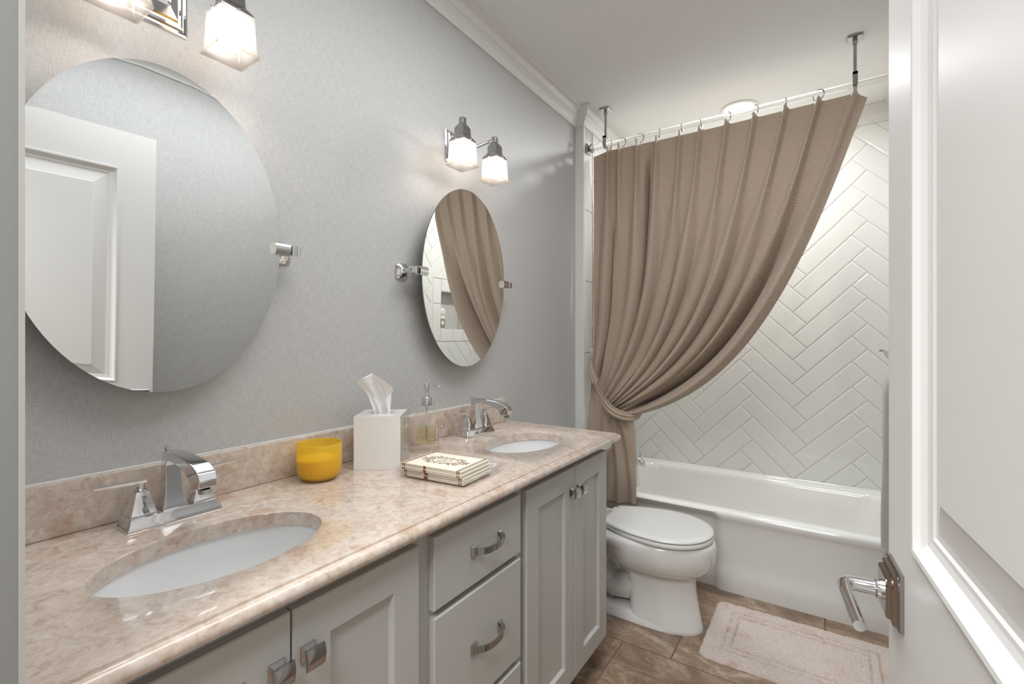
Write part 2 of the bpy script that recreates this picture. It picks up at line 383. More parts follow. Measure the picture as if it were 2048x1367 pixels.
# ---- herringbone tile fields; each wall is one mesh of bevelled tiles over grout
TW = 0.1022; TG = 0.0022
def tile_field(name, x0, x1, z0, z1, anchor, mapf, backing, hole=None, borders=()):
    bm = bmesh.new()
    def tile(pts):
        # pts = four corners counter clockwise in the wall plane; inset top face makes the tile's soft edge
        cx = sum(p[0] for p in pts) / 4; cz = sum(p[1] for p in pts) / 4
        e1 = Vector((pts[1][0] - pts[0][0], pts[1][1] - pts[0][1])); e2 = Vector((pts[3][0] - pts[0][0], pts[3][1] - pts[0][1]))
        l1, l2 = e1.length / 2, e2.length / 2; e1.normalize(); e2.normalize()
        rings = []
        for ins, h_ in ((TG / 2, 0.0), (TG / 2, 0.0045), (TG / 2 + 0.0022, 0.0063), (TG / 2 + 0.008, 0.0072)):
            a, c_ = l1 - ins, l2 - ins
            rings.append([bm.verts.new((cx + e1.x * sx * a + e2.x * sz * c_, h_, cz + e1.y * sx * a + e2.y * sz * c_)) for sx, sz in ((-1, -1), (1, -1), (1, 1), (-1, 1))])
        for k in range(3):
            for i in range(4):
                bm.faces.new((rings[k][i], rings[k][(i + 1) % 4], rings[k + 1][(i + 1) % 4], rings[k + 1][i]))
        bm.faces.new(rings[3])
    r2 = math.sqrt(0.5)
    ax, az = anchor      # position of the point (a,b) = (0,1)
    def P(a, b_):
        return (ax + (a - (b_ - 1)) * r2 * TW, az + (a + (b_ - 1)) * r2 * TW)
    n = 4; rng = 30
    for mI in range(-6, 7):
        for k in range(-rng, rng):
            a0, b0 = k + n * mI, k - n * mI
            for rect in ((a0, a0 + n, b0, b0 + 1), (a0 + n, a0 + n + 1, b0 - n + 1, b0 + 1)):
                pts = [P(rect[0], rect[2]), P(rect[1], rect[2]), P(rect[1], rect[3]), P(rect[0], rect[3])]
                xs = [p[0] for p in pts]; zs = [p[1] for p in pts]
                if max(xs) < x0 or min(xs) > x1 or max(zs) < z0 or min(zs) > z1: continue
                tile(pts)
    def cut(bm_, co, no):
        g = bm_.verts[:] + bm_.edges[:] + bm_.faces[:]
        bmesh.ops.bisect_plane(bm_, geom=g, plane_co=co, plane_no=no, clear_outer=True)
    cut(bm, (x0, 0, 0), (-1, 0, 0)); cut(bm, (x1, 0, 0), (1, 0, 0)); cut(bm, (0, 0, z0), (0, 0, -1)); cut(bm, (0, 0, z1), (0, 0, 1))
    if hole:      # clear the field around the niche
        hx0, hx1, hz0, hz1 = hole
        g = bm.verts[:] + bm.edges[:] + bm.faces[:]
        for co, no in (((hx0, 0, 0), (1, 0, 0)), ((hx1, 0, 0), (1, 0, 0)), ((0, 0, hz0), (0, 0, 1)), ((0, 0, hz1), (0, 0, 1))):
            g = bm.verts[:] + bm.edges[:] + bm.faces[:]
            bmesh.ops.bisect_plane(bm, geom=g, plane_co=co, plane_no=no)
        dead = [f for f in bm.faces if hx0 < f.calc_center_median().x < hx1 and hz0 < f.calc_center_median().z < hz1]
        bmesh.ops.delete(bm, geom=dead, context='FACES')
    for bx0, bx1, bz0, bz1 in borders:
        tile([(bx0, bz0), (bx1, bz0), (bx1, bz1), (bx0, bz1)])
    for f in bm.faces: f.material_index = 0
    mb = MB()
    bm.verts.index_update()
    mb.add([mapf(v.co.x, v.co.y, v.co.z) for v in bm.verts], [[v.index for v in f.verts] for f in bm.faces])
    bm.free(); mb.cur = 1
    for q in backing: mb.box(*q)
    me_ob = mb.build(name, [M['tile'], M['grout']])
    return struct(me_ob)
# back wall: faces -y
tile_field('wall_back', 0.0, RX, 0.30, 2.46, (0.45, 0.393), lambda x, h_, z: (x, BY + 0.005 - h_, z), [(-0.1, RX + 0.1, BY + 0.001, BY + 0.1, 0, H)])
# alcove side walls, with an upright border course at the front edge
bl = [(AY + 0.02, AY + 0.122, z, z + 0.4088) for z in [0.343 + 0.411 * k - 0.411 for k in range(6)]]
tile_field('wall_alcove_left', AY + 0.124, BY, 0.30, 2.46, (2.62, 0.39), lambda y, h_, z: (AX0 - 0.005 + h_, y, z), [(-0.1, AX0 - 0.001, AY + 0.02, BY + 0.02, 0, H)], borders=bl)
NY0, NY1, NZ0, NZ1 = 2.815, 3.125, 1.265, 1.575       # niche in the right alcove wall
br = bl + [(NY0 - 0.104, NY0 - 0.002, NZ0 - 0.1, NZ0 + 0.205), (NY0 - 0.104, NY0 - 0.002, NZ0 + 0.207, NZ1 + 0.1),
           (NY0, NY0 + 0.155, NZ0 - 0.104, NZ0 - 0.002), (NY0 + 0.157, NY1, NZ0 - 0.104, NZ0 - 0.002),
           (NY0, NY0 + 0.155, NZ1 + 0.002, NZ1 + 0.104), (NY0 + 0.157, NY1, NZ1 + 0.002, NZ1 + 0.104), (NY1 + 0.002, NY1 + 0.104, NZ0 - 0.1, NZ1 + 0.1)]
tile_field('wall_alcove_right', AY + 0.124, BY, 0.30, 2.46, (2.62, 0.39), lambda y, h_, z: (AX1 + 0.005 - h_, y, z),
           [(AX1 + 0.001, AX1 + 0.1, AY + 0.02, NY0, 0, H), (AX1 + 0.001, AX1 + 0.1, NY1, BY + 0.02, 0, H),
            (AX1 + 0.001, AX1 + 0.1, NY0, NY1, 0, NZ0), (AX1 + 0.001, AX1 + 0.1, NY0, NY1, NZ1, H), (AX1 + 0.08, AX1 + 0.1, NY0, NY1, NZ0, NZ1)],
           hole=(NY0 - 0.106, NY1 + 0.106, NZ0 - 0.106, NZ1 + 0.106), borders=br)
# painted front edges of the alcove walls
struct(MB().box(-0.05, AX0 + 0.003, AY, AY + 0.0199, 0, H - 0.001).build('trim_2', M['trimpaint'], bevel=0.002))
struct(MB().box(AX1 - 0.003, RX + 0.05, AY, AY + 0.0199, 0, H - 0.001).build('trim_3', M['trimpaint'], bevel=0.002))
# crown moulding all round
cp = [(0, 2.452), (0.009, 2.452), (0.011, 2.458), (0.009, 2.464), (0.012, 2.468), (0.016, 2.476), (0.024, 2.484), (0.030, 2.489), (0.033, 2.494), (0.037, 2.494), (0.038, 2.499),
      (0.040, 2.509), (0.046, 2.519), (0.055, 2.526), (0.064, 2.529), (0.066, 2.531), (0.066, H), (0, H)]
cp = [(o_ * 1.02, z) for o_, z in cp]
path = [(0, FY), (0, AY), (AX0, AY), (AX0, BY), (AX1, BY), (AX1, AY), (RX, AY), (RX, FY)]
struct(sweep(MB(), path, cp, closed=True, side=-1).build('trim_1', M['trimpaint'], smooth=50))
# baseboards where they can show
for nm, q in (('baseboard_left', (0.0, 0.014, 1.70, AY, 0, 0.11)), ('baseboard_right', (RX - 0.014, RX, FY, AY, 0, 0.11))):
    struct(MB().box(*q).build(nm, M['trimpaint'], bevel=0.004))
# thin painted corner beads round the doorway
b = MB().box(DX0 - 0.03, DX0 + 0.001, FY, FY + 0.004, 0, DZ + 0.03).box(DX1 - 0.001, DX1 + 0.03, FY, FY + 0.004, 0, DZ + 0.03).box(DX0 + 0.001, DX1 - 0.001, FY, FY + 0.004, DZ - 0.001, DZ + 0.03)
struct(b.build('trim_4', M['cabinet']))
# the hall behind the camera: walls, ceiling and floor
M['hallpaint'] = mat('beige hall paint', srgb(205, 200, 192), 0.7)
M['hallfloor'] = mat('brown hall floor', srgb(120, 92, 70), 0.4)
HX0, HX1, HY = -0.7, 2.5, -2.2
struct(MB().box(HX0 - 0.1, HX0, HY - 0.1, -0.0301, 0, H).build('wall_hall_left', M['hallpaint']))
struct(MB().box(HX1, HX1 + 0.1, HY - 0.1, -0.0301, 0, H).build('wall_hall_right', M['hallpaint']))
struct(MB().box(HX0, HX1, HY - 0.1, HY, 0, H).build('wall_hall_end', M['hallpaint']))
struct(MB().box(HX0, -0.1001, -0.1301, -0.0301, 0, H).box(RX + 0.1001, HX1, -0.1301, -0.0301, 0, H).build('wall_hall_near', M['hallpaint']))
struct(MB().box(HX0 - 0.1, HX1 + 0.1, HY - 0.1, -0.0301, H, H + 0.1).build('ceiling_hall', M['hallpaint']))
struct(MB().box(HX0 - 0.1, HX1 + 0.1, HY - 0.1, -0.6001, -0.05, 0).build('floor_hall', M['hallfloor']))

# ------------------------------------------------------------------ the open door
E = (1.26, 0.789); DW = 0.69; DH = 2.02
def make_door():
    # local frame: x along door from latch edge toward hinge, y = thickness (face at y=0 looks toward -y local), z up
    ang = math.atan2(-0.9963, 0.0855)
    root = bpy.data.objects.new('door_1', None); C.objects.link(root); root.location = (E[0], E[1], 0.012); root.rotation_euler = (0, 0, ang)
    struct(root)
    t = 0.035
    pan = [(0.125, DW - 0.125, 1.005, DH - 0.15), (0.125, DW - 0.125, 0.20, 0.845)]
    b = MB()
    def q(pts): b.add(pts, [tuple(range(len(pts)))])
    for fy, s in ((0.0, 1), (-t, -1)):      # room face local y=0 is toward the vanity; other side at -t
        xs = [0, pan[0][0], pan[0][1], DW]; zs = [0, pan[1][2], pan[1][3], pan[0][2], pan[0][3], DH]
        for i in range(3):
            for j in range(5):
                if i == 1 and j in (1, 3): continue
                q([(xs[i], fy, zs[j]), (xs[i + 1], fy, zs[j]), (xs[i + 1], fy, zs[j + 1]), (xs[i], fy, zs[j + 1])])
        for x0, x1, z0, z1 in pan:
            prof = [(0, 0), (0.001, 0.0035), (0.006, 0.003), (0.010, -0.003), (0.016, -0.0075), (0.022, -0.009), (0.027, -0.009), (0.029, -0.0115), (0.036, -0.0115), (0.075, -0.003), (0.0765, -0.0015)]
            rings = [[(x0 + o_, fy + s * h_, z0 + o_), (x1 - o_, fy + s * h_, z0 + o_), (x1 - o_, fy + s * h_, z1 - o_), (x0 + o_, fy + s * h_, z1 - o_)] for o_, h_ in prof]
            b.loft(rings, False, True)
    for pts in ([(0, 0, 0), (0, -t, 0), (0, -t, DH), (0, 0, DH)], [(DW, 0, 0), (DW, -t, 0), (DW, -t, DH), (DW, 0, DH)],
                [(0, 0, DH), (DW, 0, DH), (DW, -t, DH), (0, -t, DH)], [(0, 0, 0), (DW, 0, 0), (DW, -t, 0), (0, -t, 0)]): q(pts)
    b.build('door_panel', M['doorpaint'], root)
    return root
door = make_door()
# which local side faces the vanity (-x world)? direction D=(.0855,-.9963); left normal of D is (.9963,.0855): +y local = +x world
for ch in door.children: ch.scale = (1, -1, 1)
def door_handle():
    m_ = 'chrome'
    h_ = MB()
    zc, sx = 0.926, 0.048
    # stepped square rosette, local y negative = toward the vanity
    rings = []
    for hw, d in ((0.034, 0), (0.034, 0.004), (0.0325, 0.0055), (0.030, 0.0055), (0.029, 0.0095), (0.0275, 0.0105), (0.0245, 0.0105), (0.0235, 0.0145), (0.022, 0.0155)):
        rings.append([(sx - hw, -d, zc - hw), (sx + hw, -d, zc - hw), (sx + hw, -d, zc + hw), (sx - hw, -d, zc + hw)])
    h_.loft(rings)
    ro = h_.build('door_handle', M['darkchrome'], door)
    b = MB(); b.lathe([(0.0115, 0.015), (0.0115, 0.021), (0.0095, 0.023)], (0, 0, 0), 24, 'y')
    b.v = [(x + sx, -y, z + zc) for x, y, z in b.v]
    path = [(sx, -0.020, zc), (sx, -0.036, zc), (sx, -0.044, zc), (sx + 0.002, -0.0505, zc), (sx + 0.008, -0.0545, zc), (sx + 0.03, -0.0550, zc - 0.001), (sx + 0.075, -0.0525, zc - 0.003), (sx + 0.098, -0.051, zc - 0.004)]
    b.tube(path, [0.0088, 0.0088, 0.0088, 0.0085, 0.008, 0.0072, 0.0066, 0.0062], 16)
    b.build('lever', M['chrome'], ro, smooth=40)
    # latch face on the door's edge
    MB().box(-0.001, 0.001, 0.008, 0.028, zc - 0.028, zc + 0.028).build('latch_plate', M['chrome'], door)
    # hinges
    for z in (0.25, 1.05, 1.78):
        MB().lathe([(0.006, z), (0.006, z + 0.09)], (DW + 0.002, 0.0, 0), 12).build('hinge', M['chrome'], door, smooth=40)
door_handle()

# ------------------------------------------------------------------ vanity cabinet
VY0, VY1 = FY + 0.004, 1.665
FX = 0.487; DXF = 0.506
van = thing('vanity_cabinet', 'long greige painted double vanity cabinet with shaker doors and three drawers under the marble countertop', 'cabinet', (0.0, VY0, 0))
def vp(b, name, material, **kw): # parts are given in world coordinates
    b.v = [(x - van.location.x, y - van.location.y, z - van.location.z) for x, y, z in b.v]
    return b.build(name, material, kw.pop('parent', van), **kw)
ZB, ZT = 0.125, 0.852
b = MB().box(0.016, 0.42, VY0 + 0.02, VY1 - 0.02, 0, ZB)
# the carcass as panels so that the sinks hang free inside
b.box(0.002, FX - 0.018, VY0, VY0 + 0.018, ZB, ZT).box(0.002, FX - 0.018, VY1 - 0.018, VY1, ZB, ZT).box(0.002, FX - 0.018, VY0 + 0.018, VY1 - 0.018, ZB, ZB + 0.018)
b.box(0.002, 0.012, VY0 + 0.018, VY1 - 0.018, ZB + 0.018, ZT)
vp(b, 'body', M['cabinet'], bevel=0.0015)
b = MB().box(FX - 0.018, FX, VY0, VY1, ZB, ZT)
vp(b, 'face_frame', M['cabinet'], bevel=0.0015)
def front(y0, y1, z0, z1, panel=True):
    b = MB(); xo, xi = DXF, FX + 0.0005
    c_ = 0.0022
    ring = lambda ins, x: [(x, y0 + ins, z0 + ins), (x, y1 - ins, z0 + ins), (x, y1 - ins, z1 - ins), (x, y0 + ins, z1 - ins)]
    rings = [ring(0, xi), ring(0, xo - c_), ring(c_, xo)]
    if panel:
        r = 0.066
        rings += [ring(r, xo), ring(r + 0.0015, xo - 0.002), ring(r + 0.007, xo - 0.0095)]
    b.loft(rings); return b
def place(o, y, z, x=DXF): o.location = (x - van.location.x, y - van.location.y, z)
def knob_mb():
    """square cabinet knob, facing +x, centred on origin"""
    b = MB(); sq = lambda hy, hz, x: [(x, -hy, -hz), (x, hy, -hz), (x, hy, hz), (x, -hy, hz)]
    b.loft([sq(0.0125, 0.0135, 0), sq(0.0125, 0.0135, 0.0025), sq(0.011, 0.012, 0.0035), sq(0.0065, 0.0065, 0.0075), sq(0.0055, 0.0055, 0.016), sq(0.008, 0.009, 0.019), sq(0.0155, 0.0165, 0.0205)])
    rings = []
    for k in range(9):      # cushioned square front, curved from top to bottom
        z = -0.0165 + 0.033 * k / 8; x = 0.0235 + 0.0035 * (1 - (z / 0.0165) ** 2)
        rings.append([(0.0203, -0.0155, z), (x, -0.0155, z), (x + 0.0004, -0.012, z), (x + 0.0004, 0.012, z), (x, 0.0155, z), (0.0203, 0.0155, z)])
    b.loft(rings); return b
knob_me = None
def add_knob(parent, y, z):
    global knob_me
    if knob_me is None:
        k = knob_mb().build('knob', M['darkchrome'], parent, smooth=30); knob_me = k
    else:
        k = knob_me.copy(); C.objects.link(k); k.parent = parent
    k['label'] = 'square polished nickel knob'; place(k, y, z); return k
def pull_mb(wd=0.106):
    b = MB()
    for s in (-1, 1):
        yc = s * wd / 2
        sq = lambda hy, hz, x, yo=0: [(x, yc + yo - hy, -hz), (x, yc + yo + hy, -hz), (x, yc + yo + hy, hz), (x, yc + yo - hy, hz)]
        b.loft([sq(0.0095, 0.0135, 0), sq(0.0095, 0.0135, 0.0025), sq(0.008, 0.012, 0.004), sq(0.0045, 0.0075, 0.006), sq(0.004, 0.0065, 0.014)])
    path = []
    for k in range(15):
        u = k / 14 * 2 - 1
        path.append((0.011 + 0.019 * (1 - abs(u) ** 2.6), u * wd / 2, 0))
    b.ribbon(path, 0.0145, 0.0036, (0, 0, 1)); return b
pull_me = None
def add_pull(parent, y, z):
    global pull_me
    if pull_me is None:
        k = pull_mb().build('handle', M['darkchrome'], parent, smooth=30); pull_me = k
    else:
        k = pull_me.copy(); C.objects.link(k); k.parent = parent
    k['label'] = 'bowed polished nickel drawer pull'; place(k, y, z); return k
DZ0, DZ1 = 0.132, 0.829
doors = [(0.138, 0.4095, 0.386), (0.4125, 0.684, 0.437), (1.095, 1.3915, 1.366), (1.3945, 1.662, 1.420)]
for y0, y1, ky in doors:
    d = vp(front(y0, y1, DZ0, DZ1), 'door', M['cabinet'])
    add_knob(d, ky, 0.752)
for z0, z1 in ((0.672, 0.829), (0.392, 0.656), (DZ0, 0.374)):
    d = vp(front(0.728, 1.065, z0, z1, False), 'drawer', M['cabinet'])
    add_pull(d, 0.912, 0.752 if z0 > 0.6 else (0.524 if z0 > 0.3 else 0.253))

# ------------------------------------------------------------------ marble countertop with two oval cut-outs
ZC = 0.885; CY0, CY1, CX1 = FY + 0.001, 1.720, 0.520
SINKS = [(0.305, 0.40), (0.305, 1.40)]; SA, SB = 0.120, 0.180
top = thing('countertop', 'long beige breccia marble countertop with two oval sink cut-outs and ogee edge on the vanity', 'countertop', (0, CY0, ZC))
def tp(b): b.v = [(x, y - CY0, z - ZC) for x, y, z in b.v]; return b
def ellipse(c, a, b_, n=96): return [(c[0] + a * math.cos(2 * PI * i / n), c[1] + b_ * math.sin(2 * PI * i / n)) for i in range(n)]
def to_rect(c, x0, x1, y0, y1, n=96):
    out = []
    for i in range(n):
        a = 2 * PI * i / n; dx, dy = math.cos(a), math.sin(a)
        ks = []
        if dx > 1e-9: ks.append((x1 - c[0]) / dx)
        if dx < -1e-9: ks.append((x0 - c[0]) / dx)
        if dy > 1e-9: ks.append((y1 - c[1]) / dy)
        if dy < -1e-9: ks.append((y0 - c[1]) / dy)
        k = min(ks); out.append((c[0] + dx * k, c[1] + dy * k))
    # snap the nearest points onto the corners
    for cx_, cy_ in ((x0, y0), (x1, y0), (x1, y1), (x0, y1)):
        j = min(range(n), key=lambda i: (out[i][0] - cx_) ** 2 + (out[i][1] - cy_) ** 2); out[j] = (cx_, cy_)
    return out
b = MB(); T = 0.030
def quad(b, x0, x1, y0, y1, z): b.add([(x0, y0, z), (x1, y0, z), (x1, y1, z), (x0, y1, z)], [(0, 1, 2, 3)])
spans = [(CY0, 0.15, None), (0.15, 0.65, 0), (0.65, 1.15, None), (1.15, 1.65, 1), (1.65, CY1, None)]
for y0, y1, k in spans:
    if k is None:
        quad(b, 0.0, CX1, y0, y1, ZC); quad(b, 0.0, CX1, y0, y1, ZC - T)
    else:
        c_ = SINKS[k]; R = to_rect(c_, 0.0, CX1, y0, y1); e = ellipse(c_, SA, SB); ei = ellipse(c_, SA + 0.003, SB + 0.003)
        n = len(e)
        vs = [(p[0], p[1], ZC) for p in R] + [(p[0], p[1], ZC) for p in ei] + [(p[0], p[1], ZC - 0.002) for p in e] + [(p[0], p[1], ZC - T) for p in e] + [(p[0], p[1], ZC - T) for p in R]
        fs = []
        for q in range(4):
            for i in range(n):
                j = (i + 1) % n; fs.append((q * n + i, q * n + j, (q + 1) * n + j, (q + 1) * n + i))
        b.add(vs, fs)
prof = [(0, ZC), (0.0003, ZC - 0.0042), (0.0018, ZC - 0.0050), (0.0050, ZC - 0.0032), (0.0095, ZC - 0.0045), (0.0135, ZC - 0.009), (0.0155, ZC - 0.015), (0.0145, ZC - 0.021), (0.011, ZC - 0.0265), (0.006, ZC - T), (-0.004, ZC - T)]
sweep(b, [(CX1, CY0), (CX1, CY1), (0.0, CY1)], prof, side=-1)
ct = tp(b).build('slab', M['marble'], top, smooth=35)
b = MB().box(0.0008, 0.0205, CY0, 1.700, ZC + 0.0005, 0.984)
tp(b).build('backsplash', M['marble'], top, bevel=0.0015)
b = MB().tube([(0.010, CY0, 0.9845), (0.010, 1.70, 0.9845)], 0.0022, 6); 
b.v = [(x * 1.0 - 0.0077, y, z) for x, y, z in b.v]
tp(b).build('caulk_bead', M['trimpaint'], top, smooth=40)
# sinks
def make_sink(label):
    s = thing('undermount_sink', label, 'sink', (0, 0, 0))
    b = MB(); rings = []
    n = 64
    for k in range(15):
        u = k / 14.0
        f = (1 - u ** 3.2) ** 0.5 if u < 1 else 0.0
        f = max(f, 0.0); z = -0.0005 - 0.14 * u if u < 1 else -0.1405
        aa = (SA + 0.006) * (0.16 + 0.84 * f); bb = (SB + 0.006) * (0.12 + 0.88 * f)
        rings.append([(aa * math.cos(2 * PI * i / n), bb * math.sin(2 * PI * i / n), z) for i in range(n)])
    lip = [(1.16 * (SA) * math.cos(2 * PI * i / n), 1.1 * SB * math.sin(2 * PI * i / n), -0.0005) for i in range(n)]
    b.loft([lip] + rings, False, True)
    b.build('basin', M['sinkwhite'], s, smooth=60, solid=0.004)
    MB().lathe([(0.022, -0.138), (0.022, -0.135), (0.018, -0.1335), (0.0, -0.133)], n=24).build('drain', M['chrome'], s, smooth=40)
    return s
s1 = make_sink('large oval white sink sunk in the marble nearest the camera'); s1.location = (SINKS[0][0], SINKS[0][1], ZC - T - 0.0025)
dup(s1, (SINKS[1][0], SINKS[1][1], ZC - T - 0.0025), 'oval white sink sunk in the marble at the far end beside the toilet')

# ------------------------------------------------------------------ faucets (local: +x points out over the sink, y along the counter)
def make_faucet(label):
    f = thing('faucet', label, 'faucet')
    b = MB(); b.sqloft([(0.030, 0.084, 0), (0.030, 0.084, 0.002), (0.0275, 0.0815, 0.008), (0.0245, 0.0785, 0.018), (0.0235, 0.0775, 0.0215), (0.0225, 0.0765, 0.0222)], rr=0.004, n=3)
    b.build('base', M['chrome'], f, smooth=30)
    for s in (-1, 1):
        yc = s * 0.053
        b = MB(); b.sqloft([(0.0205, 0.022, 0.0222, 0, yc), (0.0205, 0.022, 0.0255, 0, yc), (0.0192, 0.0205, 0.028, 0, yc), (0.0155, 0.0165, 0.042, 0, yc), (0.0125, 0.0128, 0.056, 0, yc), (0.0105, 0.0105, 0.066, 0, yc), (0.0095, 0.0095, 0.068, 0, yc)], rr=0.0012, n=2)
        hb = b.build('handle_base', M['chrome'], f, smooth=25)
        b = MB(); b.lathe([(0.0105, 0.0655), (0.0115, 0.068), (0.0108, 0.0715), (0.0078, 0.074), (0.0070, 0.078), (0.0082, 0.081), (0.0078, 0.084), (0.005, 0.085)], (0, yc, 0), 24)
        rings = []      # flat lever blade running outward along the counter
        for k, (d, hw, th, z) in enumerate(((-0.009, 0.006, 0.0022, 0.0858), (0.0, 0.0088, 0.0026, 0.0862), (0.02, 0.0084, 0.0024, 0.0868), (0.045, 0.0078, 0.0021, 0.0874), (0.066, 0.0072, 0.0018, 0.0880), (0.0705, 0.0066, 0.0012, 0.0882))):
            y = yc + s * d; ox = -0.004 * d / 0.07 if d > 0 else 0
            rings.append([(ox - hw, y, z - th), (ox + hw, y, z - th), (ox + hw, y, z + th), (ox - hw, y, z + th)])
        b.loft(rings)
        b.build('lever', M['chrome'], hb, smooth=30)
    # spout: flared column that bends into an arch and ends in a drooping head
    path = [(0.0, 0.0222, 0.0185, 0.0225), (0.0, 0.026, 0.0185, 0.0225), (0.0, 0.030, 0.0170, 0.0205), (-0.001, 0.055, 0.0135, 0.0165), (-0.003, 0.085, 0.0112, 0.0145), (-0.004, 0.108, 0.0100, 0.0140)]
    rings = []
    for x, z, hx, hy in path: rings.append([(x - hx, -hy, z), (x + hx, -hy, z), (x + hx, hy, z), (x - hx, hy, z)])
    b = MB(); b.loft(rings, True, False)
    # bend: section planes fan from horizontal to vertical round the inner corner
    ci = Vector((0.018, 0.098)); 
    pts_in = [(0.006, 0.108), (0.0085, 0.1165), (0.014, 0.1205), (0.024, 0.1215), (0.060, 0.1185), (0.095, 0.1115), (0.113, 0.1050), (0.1225, 0.0965), (0.1255, 0.087), (0.126, 0.078)]
    pts_out = [(-0.014, 0.108), (-0.0145, 0.128), (-0.0145, 0.1345), (0.010, 0.1365), (0.055, 0.1365), (0.100, 0.1325), (0.132, 0.1255), (0.152, 0.115), (0.159, 0.101), (0.157, 0.088)]
    hws = [0.0140, 0.0142, 0.0145, 0.0150, 0.0160, 0.0170, 0.0180, 0.0185, 0.0185, 0.0180]
    rings2 = []
    for (xi, zi), (xo, zo), hw in zip(pts_in, pts_out, hws):
        cx_, cz_ = (xi + xo) / 2, (zi + zo) / 2
        rings2.append([(xo, -hw * 0.86, zo), (xi, -hw, zi), (xi, hw, zi), (xo, hw * 0.86, zo)])
    rings2[0] = [rings[-1][0], rings[-1][1], rings[-1][2], rings[-1][3]]
    b.loft(rings2, False, True)
    sp = b.build('spout', M['chrome'], f, bevel=0.0016, seg=3)
    MB().lathe([(0.010, 0.080), (0.010, 0.088)], (0.1415, 0, -0.005), 20).build('aerator', M['darkchrome'], sp, smooth=40)
    # lift rod behind the spout
    b = MB(); b.tube([(-0.022, 0, 0.02), (-0.022, 0, 0.134)], 0.0022, 8); b.lathe([(0.002, 0.132), (0.006, 0.136), (0.0055, 0.140), (0.0, 0.1415)], (-0.022, 0, 0), 16)
    b.build('lift_rod', M['chrome'], f, smooth=40)
    return f
f1 = make_faucet('large chrome two-handle faucet behind the sink nearest the camera'); f1.location = (0.082, 0.407, ZC + 0.0002)
dup(f1, (0.082, 1.407, ZC + 0.0002), 'chrome two-handle faucet at the far sink, beyond the soap dispenser')

# ------------------------------------------------------------------ things on the counter
# yellow candle
cndl = thing('candle', 'frosted yellow glass cup candle beside the white tissue box', 'candle', (0.097, 0.732, ZC + 0.0003))
out = [(0.0, 0.0), (0.030, 0.0), (0.040, 0.003), (0.0485, 0.010), (0.0535, 0.020), (0.0558, 0.035), (0.0562, 0.060), (0.0560, 0.0935), (0.0553, 0.0945), (0.0540, 0.0935)]
inn = [(0.0540, 0.060), (0.0538, 0.036), (0.0512, 0.022), (0.0465, 0.0125), (0.038, 0.0065), (0.0, 0.006)]
MB().lathe(out + inn, n=64, cap0=False, cap1=False).build('glass_cup', M['yellow'], cndl, smooth=40)
MB().lathe([(0.0, 0.0065), (0.0375, 0.007), (0.046, 0.013), (0.0508, 0.0225), (0.0533, 0.036), (0.0534, 0.054), (0.052, 0.0555), (0.0, 0.0550)], n=64, cap0=False, cap1=False).build('wax', M['wax'], cndl, smooth=40)
MB().tube([(0, 0, 0.053), (0.001, 0, 0.062)], 0.0012, 6).build('wick', M['wick'], cndl)
# tissue box: lucite cube
ang = math.atan2(0.613, 0.79)
tb = thing('tissue_box', 'white lucite cube tissue box cover between the yellow candle and the soap dispenser', 'tissue box', (0.1195, 0.922, ZC + 0.0003), ang)
hb_ = 0.0655; b = MB(); hh = 0.148
rings = [[(-hb_, -hb_, 0), (hb_ - 0.004, -hb_, 0), (hb_ - 0.004, hb_, 0), (-hb_, hb_, 0)], [(-hb_, -hb_, hh), (hb_ - 0.004, -hb_, hh), (hb_ - 0.004, hb_, hh), (-hb_, hb_, hh)]]
oval = [(0.038 * math.cos(2 * PI * i / 48 + PI * 1.25), 0.022 * math.sin(2 * PI * i / 48 + PI * 1.25)) for i in range(48)]
sqr = []
for i in range(48):
    a = 2 * PI * i / 48 + PI * 1.25; k = 1 / max(abs(math.cos(a)), abs(math.sin(a))); sqr.append((k * math.cos(a), k * math.sin(a)))
sq_ = lambda z, dx=0: [((x * hb_) if x < 0 else x * (hb_ - 0.004), y * hb_, z) for x, y in sqr]
b.loft([sq_(0), sq_(hh), [(x, y, hh) for x, y in oval], [(x, y, hh - 0.004) for x, y in oval], [(x * 0.0 + (1 if x > 0 else -1) * 0, 0, hh - 0.05) for x, y in oval]], True, False)
b.build('cover', M['whiteacrylic'], tb, smooth=30, bevel=0)
MB().box(hb_ - 0.0039, hb_ + 0.004, -hb_, hb_, 0.0, hh).build('clear_side', M['thinacrylic'], tb, bevel=0.0006)
# the tissue standing out of it: crumpled cone sheet
def tissue():
    b = MB(); n, mrows = 44, 30; vs = []; fs = []
    for j in range(mrows + 1):
        v = j / mrows
        for i in range(n + 1):
            u = i / n * 2 - 1
            wdt = 0.020 + 0.036 * v ** 1.3 if v < 0.72 else 0.020 + 0.036 * 0.72 ** 1.3 + (v - 0.72) * 0.01
            topz = 0.128 * v - 0.012 * abs(u + 0.15) * max(0, v - 0.55) * 5.0
            lean = -0.022 * v ** 1.4
            x = u * wdt + lean
            y = 0.007 * math.sin(u * 7 + v * 2) * (1 - 0.5 * v) + 0.007 * math.cos(u * 3.4 - 0.5) * (0.4 + v) + 0.006 * noise.noise(Vector((u * 3, v * 4, 2)))
            y += 0.012 * max(0, v - 0.72) / 0.28 * -2.2
            x += 0.004 * noise.noise(Vector((u * 2, v * 5, 9)))
            vs.append((x, y, topz))
    for j in range(mrows):
        for i in range(n):
            a = j * (n + 1) + i; fs.append((a, a + 1, a + n + 2, a + n + 1))
    b.add(vs, fs)
    o = b.build('tissue', M['tissue'], smooth=0, solid=0.0006)
    o.location = (0.1195, 0.922, ZC + hh - 0.012); o.rotation_euler = (0, 0, math.radians(33.8 + 6))
    tag(o, 'crumpled white tissue standing up out of the lucite tissue box', 'tissue')
tissue()
